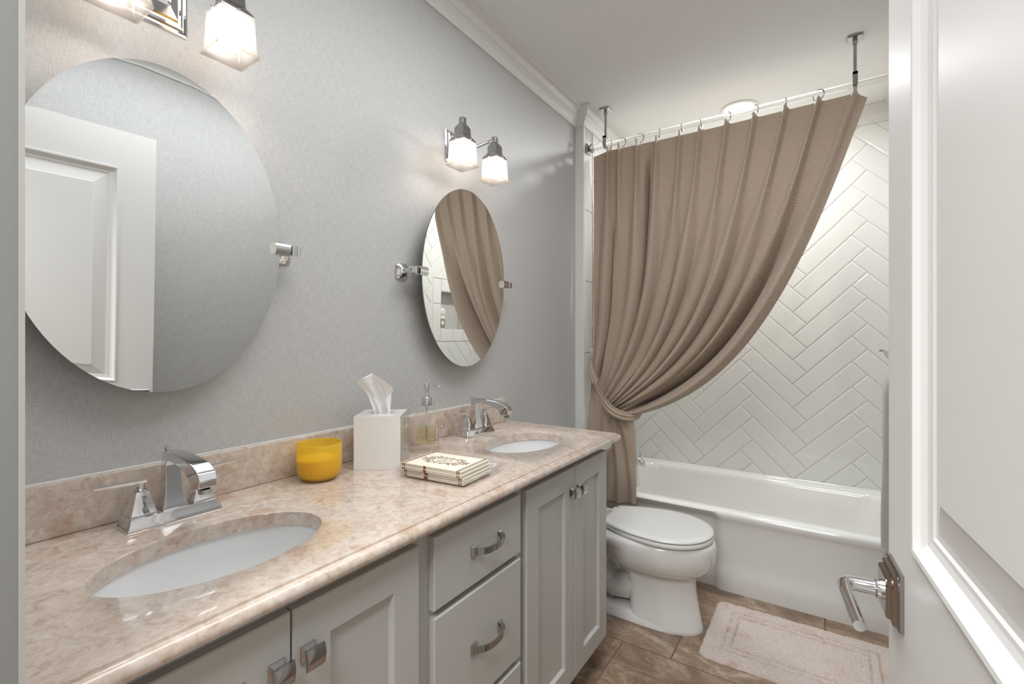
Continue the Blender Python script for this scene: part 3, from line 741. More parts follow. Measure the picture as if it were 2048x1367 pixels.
# soap dispenser
sd = thing('soap_dispenser', 'square clear acrylic soap dispenser with chrome pump behind the tray of napkins', 'soap dispenser', (0.1165, 1.106, ZC + 0.0003), ang + math.radians(2))
hx, hy, h1 = 0.0375, 0.027, 0.150
b = MB(); b.sqloft([(hx, hy, 0), (hx, hy, h1)])
# cavity
cav = MB()
ix, iy = hx - 0.0085, hy - 0.0075
b.sqloft([(ix, iy, 0.026), (ix, iy, h1 - 0.012)])
ob = b.build('bottle', M['acrylic'], sd)
bm = bmesh.new(); bm.from_mesh(ob.data)     # the second shell is the hollow: its faces look inward
bm.faces.ensure_lookup_table()
for f in bm.faces:
    c_ = f.calc_center_median()
    if max(abs(v.co.x) for v in f.verts) <= ix + 1e-5 and max(abs(v.co.y) for v in f.verts) <= iy + 1e-5: f.normal_flip()
bm.to_mesh(ob.data); bm.free()
MB().sqloft([(ix - 0.0004, iy - 0.0004, 0.0264), (ix - 0.0004, iy - 0.0004, 0.080)]).build('liquid_soap', M['soap'], sd)
MB().tube([(0.0, 0, 0.035), (0.0, 0, h1)], 0.003, 10).build('dip_tube', M['plastic'], sd, smooth=40)
b = MB().lathe([(0.016, h1), (0.016, h1 + 0.023), (0.015, h1 + 0.0245), (0.0075, h1 + 0.0245), (0.0072, h1 + 0.030), (0.0055, h1 + 0.034), (0.0055, h1 + 0.048), (0.0088, h1 + 0.049), (0.0088, h1 + 0.066), (0.008, h1 + 0.068), (0.0, h1 + 0.0685)], n=28)
b.tube([(0.005, -0.002, h1 + 0.062), (0.020, -0.005, h1 + 0.0625), (0.036, -0.010, h1 + 0.062), (0.042, -0.012, h1 + 0.0585)], [0.0034, 0.003, 0.0022, 0.0018], 10)
b.build('pump', M['chrome'], sd, smooth=40)
# acrylic tray
ta = math.radians(5.5)
tr_ = thing('napkin_tray', 'clear acrylic guest towel tray with raised rounded rim under the printed napkins', 'tray', (0.340, 0.962, ZC + 0.0003), ta)
def rr3(hx, hy, r, z): return [(x, y, z) for x, y in rrect(hx, hy, r, 8)]
b = MB(); b.loft([rr3(0.108, 0.078, 0.02, 0.0), rr3(0.110, 0.080, 0.021, 0.0035), rr3(0.120, 0.090, 0.027, 0.0135), rr3(0.127, 0.097, 0.030, 0.0150), rr3(0.1275, 0.0975, 0.030, 0.0172), rr3(0.119, 0.089, 0.026, 0.0168), rr3(0.108, 0.078, 0.020, 0.0062), rr3(0.103, 0.073, 0.017, 0.0042)])
b.build('tray', M['trayacrylic'], tr_, smooth=40)
# stack of four folded printed napkins
def napkin_body(jx, jy, z0, th):
    b = MB(); hx, hy = 0.0965, 0.0655; r = 0.0015
    lay = []
    for k in range(3):
        za, zb = z0 + th * k / 3, z0 + th * (k + 0.92) / 3
        o_ = random.uniform(-0.0008, 0.0008)
        nx, ny = 14, 8
        vs = []; fs = []
        for s in (0, 1):
            for j in range(ny + 1):
                for i in range(nx + 1):
                    u, v = i / nx * 2 - 1, j / ny * 2 - 1
                    edge = max(abs(u), abs(v)) ** 6
                    z = (za + 0.0006 * edge) if s == 0 else (zb - 0.0007 * edge)
                    vs.append((u * (hx + o_) + jx, v * (hy + o_) + jy, z))
        nn = (nx + 1) * (ny + 1)
        for j in range(ny):
            for i in range(nx):
                a = j * (nx + 1) + i; fs.append((a, a + 1, a + nx + 2, a + nx + 1)); fs.append(tuple(nn + q for q in (a, a + 1, a + nx + 2, a + nx + 1)))
        per = [i for i in range(nx + 1)] + [(j + 1) * (nx + 1) - 1 for j in range(1, ny + 1)] + [ny * (nx + 1) + i for i in range(nx - 1, -1, -1)] + [j * (nx + 1) for j in range(ny - 1, 0, -1)]
        for q in range(len(per)):
            a, c_ = per[q], per[(q + 1) % len(per)]; fs.append((a, c_, c_ + nn, a + nn))
        b.add(vs, fs)
    return b
TH = 0.0082
labels = ['folded cream paper napkin at the bottom of the stack on the clear tray', 'folded cream paper napkin second from the bottom of the stack on the tray',
          'folded cream paper napkin just below the printed top napkin', 'top cream paper napkin printed with a brown B in an oval wreath']
for k in range(4):
    z0 = 0.0048 + k * (TH + 0.0003)
    jx, jy = ((0.004, -0.002), (0.002, 0.001), (-0.001, -0.003), (-0.004, 0.0))[k]
    nk = thing('napkin', labels[k], 'napkin', (0.352, 0.938, ZC + z0), ta, 'napkins stacked on the tray')
    napkin_body(jx, jy, 0, TH).build('folded_paper', M['napkin'], nk, smooth=40)
    b = MB(); hx, hy = 0.0965, 0.0655
    for sx in (-1, 1):      # pairs of brown stripes wrapping the front and back edges
        for o_, w_ in ((0.0895, 0.0022), (0.0835, 0.0022)):
            x = jx + sx * o_
            b.box(x - w_ / 2, x + w_ / 2, jy - hy - 0.0012, jy - hy - 0.0004, 0.0006, TH - 0.0008)
            b.box(x - w_ / 2, x + w_ / 2, jy + hy + 0.0004, jy + hy + 0.0012, 0.0006, TH - 0.0008)
    b.box(jx - 0.022 + k * 0.0015 - 0.003, jx - 0.010 - 0.003, jy - hy - 0.0012, jy - hy - 0.0004, 0.0003, TH - 0.0006)
    if k == 3:
        zt = TH - 0.0001; zt2 = TH + 0.00025
        for sx in (-1, 1):
            for o_ in (0.0895, 0.0835): b.box(jx + sx * o_ - 0.0009, jx + sx * o_ + 0.0009, jy - hy, jy + hy, zt - 0.0004, zt2)
        def stroke(pts, w_=0.0009, closed=False):
            n_ = len(pts); L_ = []; 
            for i in range(n_):
                a = pts[i - 1] if (i or closed) else pts[i]; c_ = pts[(i + 1) % n_] if (i < n_ - 1 or closed) else pts[i]
                d = Vector((c_[0] - a[0], c_[1] - a[1])).normalized(); nn = Vector((-d.y, d.x)); ww = w_(i / max(n_ - 1, 1)) if callable(w_) else w_
                L_.append([(pts[i][0] + jx + nn.x * ww / 2, pts[i][1] + jy + nn.y * ww / 2), (pts[i][0] + jx - nn.x * ww / 2, pts[i][1] + jy - nn.y * ww / 2)])
            if closed: L_.append(L_[0])
            for i in range(len(L_) - 1):
                q = [L_[i][0], L_[i][1], L_[i + 1][1], L_[i + 1][0]]
                b.add([(x, y, zt) for x, y in q] + [(x, y, zt2) for x, y in q], [(0, 1, 2, 3), (4, 7, 6, 5), (0, 4, 5, 1), (2, 6, 7, 3), (1, 5, 6, 2), (0, 3, 7, 4)])
        for a_, c_ in ((0.040, 0.026), (0.0375, 0.0238)):
            stroke([(a_ * math.cos(2 * PI * i / 48), c_ * math.sin(2 * PI * i / 48)) for i in range(48)], 0.0008, True)
        # letter B lying on its side: its top toward -x, its bowls away from the viewer
        def lt(pts, w_): stroke([(-(v - 0.5) * 0.037, (u - 0.4) * 0.036) for u, v in pts], w_)
        lt([(0.12, 0.0), (0.12, 1.0)], 0.0020); lt([(0.0, 0.0), (0.4, 0.0)], 0.0007); lt([(0.0, 1.0), (0.38, 1.0)], 0.0007)
        arc = lambda cy_, ry, rx, x0=0.38: [(x0 + rx * math.cos(a), cy_ + ry * math.sin(a)) for a in [PI / 2 - PI * i / 14 for i in range(15)]]
        lt(arc(0.76, 0.24, 0.30), lambda u: 0.0008 + 0.0013 * math.sin(PI * u)); lt([(0.12, 0.52), (0.40, 0.52)], 0.0007)
        lt(arc(0.26, 0.26, 0.38, 0.40), lambda u: 0.0008 + 0.0015 * math.sin(PI * u))
        # leafy wreath round the oval
        def leaf(x, y, a_, l_, w_):
            stroke([(x + l_ * (i / 6 - 0.5) * math.cos(a_), y + l_ * (i / 6 - 0.5) * math.sin(a_)) for i in range(7)], lambda u: 0.0004 + w_ * math.sin(PI * u))
        for i in range(26):
            a_ = 2 * PI * i / 26; 
            if abs(math.sin(a_)) > 0.92 and i % 2: continue
            big = 1 + 0.55 * abs(math.cos(a_))
            x, y = (0.046 + 0.006 * (i % 2)) * math.cos(a_), (0.031 + 0.004 * (i % 2)) * math.sin(a_)
            leaf(x * 1.02, y, a_ + PI / 2 + (0.8 if i % 2 else -0.6), 0.0085 * big, 0.0020 * big)
            if abs(math.cos(a_)) > 0.55:
                leaf(x * 1.22, y * 1.08, a_ + (0.9 if i % 2 else -0.3), 0.010, 0.0024)
                stroke([(x * (1.05 + 0.05 * q) + 0.002 * math.cos(q * 1.3 + i), y * 1.1 + 0.002 * math.sin(q * 1.3 + i)) for q in range(6)], 0.0006)
        for sx in (-1, 1):
            leaf(sx * 0.064, 0.0, 0, 0.014, 0.004); leaf(sx * 0.070, 0.006, sx * 0.9, 0.010, 0.0025); leaf(sx * 0.070, -0.006, -sx * 0.9, 0.010, 0.0025)
    b.build('printed_pattern', M['brown'], nk)

# ------------------------------------------------------------------ mirrors
def make_mirror(label, tilt):
    m_ = thing('oval_mirror', label, 'mirror')
    t = math.radians(tilt)
    Rm = Matrix.Translation((0.062, 0, 0)) @ Matrix.Rotation(t, 4, 'Y')      # top leans into the room
    n = 96; ay, az = 0.241, 0.333
    def ring(ins, x): return [tuple(Rm @ Vector((x, (ay - ins) * math.cos(2 * PI * i / n), (az - ins) * math.sin(2 * PI * i / n)))) for i in range(n)]
    b = MB(); b.cur = 1; b.loft([ring(0.0, -0.005), ring(0.0, 0.0)], True, False); b.cur = 0
    b.loft([ring(0.0, 0.0), ring(0.012, 0.00012)], False, True)
    b.build('glass', [M['mirror'], M['mirror_edge']], m_, smooth=1.0)
    for s in (-1, 1):
        y0 = s * (ay + 0.038)
        b = MB(); rings = []
        for hw, x, r in ((0.026, 0.0, 0.010), (0.026, 0.004, 0.010), (0.0235, 0.008, 0.009), (0.010, 0.018, 0.003), (0.008, 0.020, 0.003)):
            rings.append([(x, y0 + a, c_ * 1.05) for a, c_ in rrect(hw, hw, r, 3)])
        b.loft(rings)
        b.lathe([(0.007, 0.018), (0.0095, 0.021), (0.007, 0.025), (0.0068, 0.045)], (0, y0, 0), 20, 'x')
        b.lathe([(0.0085, 0.043), (0.0085, 0.047)], (0, y0, 0), 20, 'x')
        # square arm block and the clamp that grips the glass
        cb = [(0.044, 0.0105), (0.072, 0.0105)]
        b.sqloft([(0.0, 0.0, 0.0)] * 0 or [(0.011, 0.0105, -0.0115), (0.011, 0.0105, 0.0115)], (0.060, y0), rr=0.002, n=2)
        rr_ = []
        for k in range(9):
            z = -0.0145 + 0.029 * k / 8; x1 = 0.0715 + 0.0045 * (1 - (z / 0.0145) ** 2)
            ya, yb = sorted((s * (ay - 0.017), s * (ay + 0.021)))
            rr_.append([(0.052, ya, z), (x1, ya, z), (x1, yb, z), (0.052, yb, z)])
        b.loft(rr_)
        # pyramid finial at the end of the pivot
        yf = y0 + s * 0.0105
        b.loft([[(0.060 + a, yf, c_) for a, c_ in ((-0.0095, -0.0095), (0.0095, -0.0095), (0.0095, 0.0095), (-0.0095, 0.0095))],
                [(0.060 + a, yf + s * 0.003, c_) for a, c_ in ((-0.0095, -0.0095), (0.0095, -0.0095), (0.0095, 0.0095), (-0.0095, 0.0095))],
                [(0.060 + a, yf + s * 0.009, c_) for a, c_ in ((-0.001, -0.001), (0.001, -0.001), (0.001, 0.001), (-0.001, 0.001))]])
        b.build('pivot_bracket', M['chrome'], m_, smooth=28)
    return m_
mr1 = make_mirror('large frameless oval mirror above the near sink, reflecting the open door', 1.1); mr1.location = (0, 0.405, 1.472)
mr2 = make_mirror('frameless oval pivot mirror above the far sink, reflecting the curtain', 1.0); mr2.location = (0, 1.382, 1.476)

# ------------------------------------------------------------------ sconces
def make_sconce(label):
    s_ = thing('wall_sconce', label, 'wall lamp')
    b = MB(); rings = []
    for hw, x in ((0.060, 0.0), (0.060, 0.004), (0.056, 0.006), (0.052, 0.006), (0.049, 0.011), (0.044, 0.013), (0.040, 0.013), (0.037, 0.018), (0.020, 0.028), (0.012, 0.030)):
        rings.append([(x, a, c_) for a, c_ in ((-hw, -hw), (hw, -hw), (hw, hw), (-hw, hw))])
    b.loft(rings); b.build('backplate', M['chrome'], s_)
    for s in (-1, 1):
        yc = s * 0.0975; xc = 0.120; zs = -0.118      # shade bottom
        path = []
        P0, P1, P2, P3 = Vector((0.026, s * 0.006, 0.0)), Vector((0.085, s * 0.03, -0.01)), Vector((0.06, s * 0.085, 0.042)), Vector((xc - 0.004, yc - s * 0.004, 0.040))
        for k in range(17):
            t = k / 16; path.append(P0 * (1 - t) ** 3 + P1 * 3 * t * (1 - t) ** 2 + P2 * 3 * t * t * (1 - t) + P3 * t ** 3)
        MB().tube(path, 0.0062, 14).build('arm', M['chrome'], s_, smooth=60)
        b = MB(); b.sqloft([(0.0345, 0.0345, zs + 0.083), (0.0345, 0.0345, zs + 0.089), (0.030, 0.030, zs + 0.096), (0.024, 0.024, zs + 0.104), (0.0215, 0.0215, zs + 0.108), (0.0205, 0.0205, zs + 0.134), (0.0150, 0.0150, zs + 0.144), (0.0095, 0.0095, zs + 0.151), (0.0095, 0.0095, zs + 0.172), (0.008, 0.008, zs + 0.1735)], (xc, yc))
        cap = b.build('socket_cap', M['darkchrome'], s_, bevel=0.0008)
        for a, c_ in ((0.0345, 0), (-0.0345, 0), (0, 0.0345), (0, -0.0345)):
            b = MB(); b.lathe([(0.0032, 0), (0.0032, 0.004), (0.0, 0.0055)], (0, 0, 0), 10)
            b.v = [(xc + a + (math.copysign(z, a) if a else x), yc + c_ + (math.copysign(z, c_) if c_ else x), zs + 0.086 + y) for x, y, z in b.v]
            b.build('set_screw', M['chrome'], cap, smooth=40)
        # flared square glass shade, open below
        b = MB(); outr = [(0.0355, 0.086), (0.0365, 0.080), (0.0368, 0.06), (0.0375, 0.04), (0.0392, 0.018), (0.0425, 0.003), (0.0435, 0.0)]
        rings = [[(xc + x, yc + y, zs + z) for x, y in rrect(hw, hw, 0.006, 3)] for hw, z in outr]
        rings += [[(xc + x, yc + y, zs + z) for x, y in rrect(hw - 0.0028, hw - 0.0028, 0.004, 3)] for hw, z in reversed(outr)]
        b.loft(rings, False, False)
        b.build('glass_shade', M['shade'], s_, smooth=50)
        b = MB().lathe([(0.006, 0.076), (0.0125, 0.070), (0.014, 0.058), (0.020, 0.048), (0.0235, 0.037), (0.0225, 0.026), (0.0165, 0.017), (0.008, 0.013), (0.0, 0.0125)], (xc, yc, zs), 24, cap0=True, cap1=False)
        b.build('bulb', M['bulb'], s_, smooth=60)
    return s_
sc1 = make_sconce('chrome two-light wall sconce with frosted shades above the near mirror, cut off by the frame'); sc1.location = (0, 0.405, 1.978)
dup(sc1, (0, 1.380, 1.978), 'chrome two-light wall sconce with frosted square shades above the far oval mirror')

# ------------------------------------------------------------------ recessed ceiling lights
def can_light(label, x, y, e):
    r_ = thing('recessed_light', label, 'ceiling light', (x, y, H))
    MB().lathe([(0.095, -0.0002), (0.095, -0.004), (0.088, -0.007), (0.078, -0.006), (0.074, 0.0), (0.070, -0.0003)], n=40, cap0=False, cap1=False).build('trim_ring', M['trimpaint'], r_, smooth=50)
    MB().lathe([(0.0755, -0.0035), (0.0, -0.0032)], n=40, cap0=False, cap1=False).build('lens', M['lens'], r_, smooth=50)
    l = light('can_lamp', 'AREA', (0, 0, -0.012), e, (0.98, 0.99, 1.0), r_, shape='DISK', size=0.14)
can_light('round white recessed ceiling light above the bathtub', 0.79, 2.89, CAN_W)

# ------------------------------------------------------------------ bathtub
def bathtub():
    t_ = thing('bathtub', 'white enamelled alcove bathtub in front of the herringbone tile', 'bathtub', (AX0 + 0.002, 2.512, 0))
    x0, x1, y0, y1 = AX0 + 0.0045, AX1 - 0.0045, 2.512, BY - 0.008; zr = 0.392
    ox, oy = t_.location.x, t_.location.y
    # apron: profile (outward = -y) down the front, with a raised centre panel and a flared foot
    def sm(a, b_, x): t = min(max((x - a) / (b_ - a), 0), 1); return t * t * (3 - 2 * t)
    prof = [(-0.034, zr), (-0.016, zr - 0.001), (-0.006, zr - 0.005), (0.000, zr - 0.012), (0.003, zr - 0.022), (0.002, zr - 0.034), (-0.003, zr - 0.045),
            (-0.007, zr - 0.058), (-0.009, 0.30), (-0.010, 0.25), (-0.010, 0.20), (-0.0085, 0.15), (-0.005, 0.12), (0.001, 0.098), (0.004, 0.080), (0.0045, 0.05), (0.003, 0.02), (0.001, 0.0)]
    nx = 90; b = MB(); rings = []
    for k in range(nx + 1):
        x = x0 + (x1 - x0) * k / nx
        p_ = sm(0.715, 0.755, x) * (1 - sm(1.47, 1.50, x))
        ring = []
        for o_, z in prof:
            f = min(1, max(0, (zr - 0.012 - z) / 0.03)) if z > 0.2 else 1
            q = o_ + (p_ * 0.0 - (1 - p_) * 0.024 * f)
            ring.append((x - ox, y0 - q - oy, z))
        rings.append(ring)
    b.loft(rings, False, False, closed=False)
    # rim deck and basin: rings in plan
    n = 10
    def plan(xa, xb, ya, yb, r, z): 
        cx_, cy_ = (xa + xb) / 2, (ya + yb) / 2
        return [(cx_ + x - ox, cy_ + y - oy, z) for x, y in rrect((xb - xa) / 2, (yb - ya) / 2, max(r, 1e-5), n)]
    R = [plan(x0, x1, y0 + 0.034, y1, 0.0, zr), plan(x0 + 0.07, x1 - 0.05, y0 + 0.062, y1 - 0.042, 0.11, zr), plan(x0 + 0.078, x1 - 0.058, y0 + 0.069, y1 - 0.049, 0.11, zr - 0.003),
         plan(x0 + 0.085, x1 - 0.066, y0 + 0.077, y1 - 0.056, 0.11, zr - 0.012), plan(x0 + 0.09, x1 - 0.075, y0 + 0.083, y1 - 0.062, 0.11, zr - 0.03),
         plan(x0 + 0.105, x1 - 0.13, y0 + 0.098, y1 - 0.078, 0.12, zr - 0.15), plan(x0 + 0.12, x1 - 0.19, y0 + 0.11, y1 - 0.09, 0.13, 0.11), plan(x0 + 0.14, x1 - 0.22, y0 + 0.13, y1 - 0.11, 0.12, 0.075), plan(x0 + 0.18, x1 - 0.27, y0 + 0.17, y1 - 0.15, 0.1, 0.06)]
    b.loft(R, False, True)
    # raised tile flange cove along the back
    b.loft([[(x - ox, y1 - 0.016 - oy, zr), (x - ox, y1 - 0.010 - oy, zr + 0.003), (x - ox, y1 - 0.006 - oy, zr + 0.011), (x - ox, y1 + 0.004 - oy, zr + 0.012), (x - ox, y1 + 0.004 - oy, zr)] for x in (x0, x1)])
    b.build('shell', M['tub'], t_, smooth=40)
    b = MB().lathe([(0.03, 0.0), (0.03, 0.003), (0.024, 0.005), (0.0, 0.005)], (x0 + 0.25 - ox, (y0 + y1) / 2 - oy, 0.0605), 24)
    b.build('drain', M['chrome'], t_, smooth=40)
bathtub()
# tub spout on the left alcove wall
ts = thing('tub_spout', 'chrome tub spout on the tiled wall beside the curtain', 'faucet', (AX0 + 0.003, 2.905, 0.478))
b = MB(); rings = []
for x, z, rx, rz in ((0.0, 0, 0.030, 0.030), (0.008, 0, 0.030, 0.030), (0.010, 0, 0.024, 0.024), (0.05, 0.001, 0.023, 0.024), (0.09, 0.001, 0.023, 0.025), (0.12, -0.002, 0.023, 0.026), (0.142, -0.009, 0.022, 0.024), (0.153, -0.018, 0.019, 0.017), (0.157, -0.026, 0.013, 0.009)):
    rings.append([(x, rx * math.cos(2 * PI * i / 24), z + rz * math.sin(2 * PI * i / 24)) for i in range(24)])
b.loft(rings); b.build('body', M['chrome'], ts, smooth=45)
ts.scale = (1.25, 1.1, 1.1)
MB().lathe([(0.0045, 0.022), (0.0045, 0.036), (0.008, 0.038), (0.008, 0.045), (0.0, 0.047)], (0.135, 0, 0), 14).build('diverter_knob', M['chrome'], ts, smooth=40)

# ------------------------------------------------------------------ toilet (points toward +x)
def toilet():
    YC = 2.113
    t_ = thing('toilet', 'white two-piece elongated toilet between the vanity and the bathtub, lid closed', 'toilet', (0.015, YC, 0))
    OX = 0.015
    n = 56
    def egg(xb, xf, hw, z, pw=2.0, xm=0.45, back=1.0):
        """outline with straight-ish back at xb, round front at xf"""
        cx_ = xb + (xf - xb) * xm; pts = []
        for i in range(n):
            a = 2 * PI * i / n; c_, s = math.cos(a), math.sin(a)
            if c_ >= 0: x = cx_ + (xf - cx_) * abs(c_) ** (2 / 2.15); y = hw * math.copysign(abs(s) ** (2 / 2.0), s)
            else: x = cx_ - (cx_ - xb) * abs(c_) ** (2 / (2 + back)); y = hw * math.copysign(abs(s) ** (2 / (2 + 0.3 * back)), s)
            pts.append((x - OX, y, z))
        return pts
    # bowl
    b = MB(); b.loft([egg(0.40, 0.722, 0.098, 0.205, xm=0.5, back=1.5), egg(0.375, 0.728, 0.104, 0.225, xm=0.5, back=1.5), egg(0.355, 0.738, 0.116, 0.236, xm=0.5), egg(0.335, 0.772, 0.146, 0.252, xm=0.5), egg(0.32, 0.795, 0.165, 0.280, xm=0.5), egg(0.30, 0.806, 0.176, 0.315, xm=0.5), egg(0.28, 0.809, 0.181, 0.345, xm=0.5), egg(0.25, 0.808, 0.182, 0.368, xm=0.52, back=3), egg(0.25, 0.803, 0.179, 0.381, xm=0.52, back=3), egg(0.26, 0.79, 0.168, 0.386, xm=0.52, back=3)])
    b.build('bowl', M['porcelain'], t_, smooth=60)
    # pedestal with foot
    b = MB(); b.loft([egg(0.19, 0.757, 0.108, 0.0, xm=0.62, back=2.5), egg(0.19, 0.757, 0.108, 0.012, xm=0.62, back=2.5), egg(0.20, 0.752, 0.100, 0.030, xm=0.62, back=2.5), egg(0.215, 0.745, 0.092, 0.044, xm=0.64, back=2.5)], True, True)
    b.build('foot', M['porcelain'], t_, smooth=50)
    b = MB(); b.loft([egg(0.452, 0.756, 0.104, 0.010, xm=0.42, back=5), egg(0.455, 0.748, 0.100, 0.05, xm=0.42, back=5), egg(0.455, 0.738, 0.097, 0.10, xm=0.42, back=5), egg(0.45, 0.730, 0.096, 0.16, xm=0.42, back=5), egg(0.44, 0.726, 0.098, 0.215, xm=0.42, back=5), egg(0.43, 0.726, 0.100, 0.24, xm=0.42, back=5)])
    b.build('pedestal', M['porcelain'], t_, smooth=50)
    # trapway behind: curved tube bulging out at the sides
    b = MB()
    path = [(0.50, 0, 0.17), (0.43, 0, 0.115), (0.37, 0, 0.10), (0.32, 0, 0.135), (0.30, 0, 0.20), (0.28, 0, 0.245), (0.235, 0, 0.235), (0.21, 0, 0.17), (0.205, 0, 0.05)]
    b.tube([(x - OX, y, z) for x, y, z in path], [0.07, 0.066, 0.060, 0.058, 0.058, 0.056, 0.056, 0.056, 0.06], 24)
    for i, (x, y, z) in enumerate(b.v): b.v[i] = (x, y * 1.32, z)
    b.build('trapway', M['porcelain'], t_, smooth=60)
    b = MB(); b.sqloft([(0.155, 0.085, 0.22), (0.165, 0.11, 0.30), (0.165, 0.155, 0.345), (0.16, 0.17, 0.375)], (0.185, 0), rr=0.03, n=5)
    b.build('tank_shelf', M['porcelain'], t_, smooth=50)
    # seat ring and lid
    def seat_outline(ins, z, xb=0.345):
        xf, hw, hb, cx_ = 0.800 - ins, 0.186 - ins, 0.108 - ins * 0.6, 0.60; xa = xb + ins; pts = []
        for i in range(n):
            a = 2 * PI * i / n; c_, s = math.cos(a), math.sin(a)
            if c_ >= 0: x = cx_ + (xf - cx_) * abs(c_) ** 0.95; y = hw * math.copysign(abs(s) ** 1.0, s)
            else:
                q = abs(math.atan2(s, c_)); q = (q - PI / 2) / (PI / 2)      # 0 at the widest point, 1 at the middle of the back edge
                if q < 0.86: u = q / 0.86; x = cx_ - (cx_ - xa) * math.sin(u * PI / 2) ** 0.96 if u < 1 else xa; x = cx_ - (cx_ - xa) * u; y = math.copysign(hb + (hw - hb) * math.cos(u * PI / 2) ** 0.9, s)
                else: x = xa; y = math.copysign(hb * (1 - q) / 0.14, s)
            pts.append((x - OX, y, z))
        return pts
    b = MB(); b.loft([seat_outline(0.006, 0.389, 0.36), seat_outline(0.0015, 0.392, 0.36), seat_outline(0.0, 0.399, 0.36), seat_outline(0.002, 0.406, 0.36), seat_outline(0.008, 0.4075, 0.36)])
    b.build('seat', M['plastic'], t_, smooth=50)
    b = MB()
    def lid(ins, z, k=1):
        pts = seat_outline(ins, z, 0.335)
        return pts
    b.loft([lid(0.012, 0.4105), lid(0.005, 0.4115), lid(0.002, 0.415), lid(0.003, 0.420), lid(0.010, 0.4245), lid(0.03, 0.4265), lid(0.07, 0.4272), lid(0.12, 0.4278)])
    b.build('lid', M['plastic'], t_, smooth=50)
    for s in (-1, 1):
        b = MB(); b.sqloft([(0.016, 0.022, 0.386), (0.016, 0.022, 0.412), (0.012, 0.018, 0.417)], (0.338 - OX, s * 0.075), rr=0.006, n=3)
        b.build('hinge', M['plastic'], t_, smooth=40)
    # tank
    b = MB(); b.sqloft([(0.085, 0.195, 0.378, -0.01, 0), (0.095, 0.205, 0.40, -0.004, 0), (0.104, 0.216, 0.55), (0.110, 0.225, 0.664)], (0.118, 0), rr=0.035, n=6)
    b.build('tank', M['porcelain'], t_, smooth=40)
    b = MB(); b.sqloft([(0.108, 0.224, 0.665), (0.116, 0.232, 0.672), (0.121, 0.238, 0.684), (0.121, 0.239, 0.704), (0.118, 0.236, 0.712), (0.108, 0.226, 0.715)], (0.1265, 0), rr=0.030, n=6)
    b.build('tank_lid', M['porcelain'], t_, smooth=40)
    b = MB().lathe([(0.012, 0), (0.012, 0.008), (0.007, 0.012), (0.0, 0.013)], (0, 0, 0), 16, 'x')
    b.v = [(x + 0.226, y - 0.15, z + 0.62) for x, y, z in b.v]; b.tube([(0.236, -0.15, 0.62), (0.241, -0.12, 0.618), (0.241, -0.08, 0.614)], 0.0045, 8)
    b.build('flush_lever', M['chrome'], t_, smooth=40)
    for s in (-1, 1):
        MB().lathe([(0.017, 0.028), (0.017, 0.036), (0.014, 0.045), (0.008, 0.050), (0.0, 0.051)], (0.345 - OX, s * 0.078, 0), 20).build('bolt_cap', M['plastic'], t_, smooth=50)
toilet()

# ------------------------------------------------------------------ curtain rod, rings
RY, RZ = 2.482, 2.336
rod = thing('curtain_rod', 'clear acrylic shower curtain rod hung from the ceiling by two chrome supports', 'curtain rod', (AX0, RY, RZ))
MB().tube([(0.014, 0, 0), (AX1 - AX0 - 0.014, 0, 0)], 0.0135, 20).build('tube', M['acrylic'], rod, smooth=60)
for s, x0 in ((1, 0.0035), (-1, AX1 - AX0 - 0.0035)):
    b = MB(); rings = []
    for hw, x in ((0.028, 0), (0.028, 0.004), (0.024, 0.009), (0.014, 0.014)): rings.append([(x0 + s * x, a, c_) for a, c_ in ((-hw, -hw), (hw, -hw), (hw, hw), (-hw, hw))])
    b.loft(rings); b.lathe([(0.014, 0.012 * s + x0), (0.014, 0.020 * s + x0), (0.025, 0.022 * s + x0), (0.027, 0.026 * s + x0), (0.025, 0.030 * s + x0), (0.0155, 0.031 * s + x0)], n=28, axis='x')
    b.build('wall_flange', M['darkchrome'], rod, smooth=30)
for x in (0.163, 1.297):
    b = MB(); dz = H - RZ; xx = x - AX0
    b.sqloft([(0.027, 0.027, dz - 0.001), (0.027, 0.027, dz - 0.008), (0.0255, 0.0255, dz - 0.010)], (xx, 0))
    b.tube([(xx, 0, dz - 0.01), (xx, 0, dz - 0.035)], 0.0095, 16); b.tube([(xx, 0, dz - 0.03), (xx, 0, 0.045)], 0.0065, 14)
    b.box(xx - 0.009, xx + 0.009, -0.022, -0.014, -0.008, 0.047); b.box(xx - 0.009, xx + 0.009, -0.022, 0.008, 0.036, 0.047)
    path = [(xx, -0.018 * math.cos(a), 0.018 * math.sin(a)) for a in [0.2 - PI * 0.92 * k / 12 for k in range(13)]]
    b.ribbon(path, 0.014, 0.004, (1, 0, 0))
    b.build('ceiling_support', M['darkchrome'], rod, smooth=30)
PX = [0.195, 0.259, 0.359, 0.463, 0.58, 0.674, 0.796, 0.915, 1.041, 1.166, 1.296]
YAW = [0.75, 0.2, 0.15, 1.15, 1.5, 1.5, 0.85, 0.9, 1.5, 0.5, 1.3]
ring0 = None
ordinal = ['leftmost', 'second', 'third', 'fourth', 'fifth', 'sixth', 'seventh', 'eighth', 'ninth', 'rightmost']
k = 0
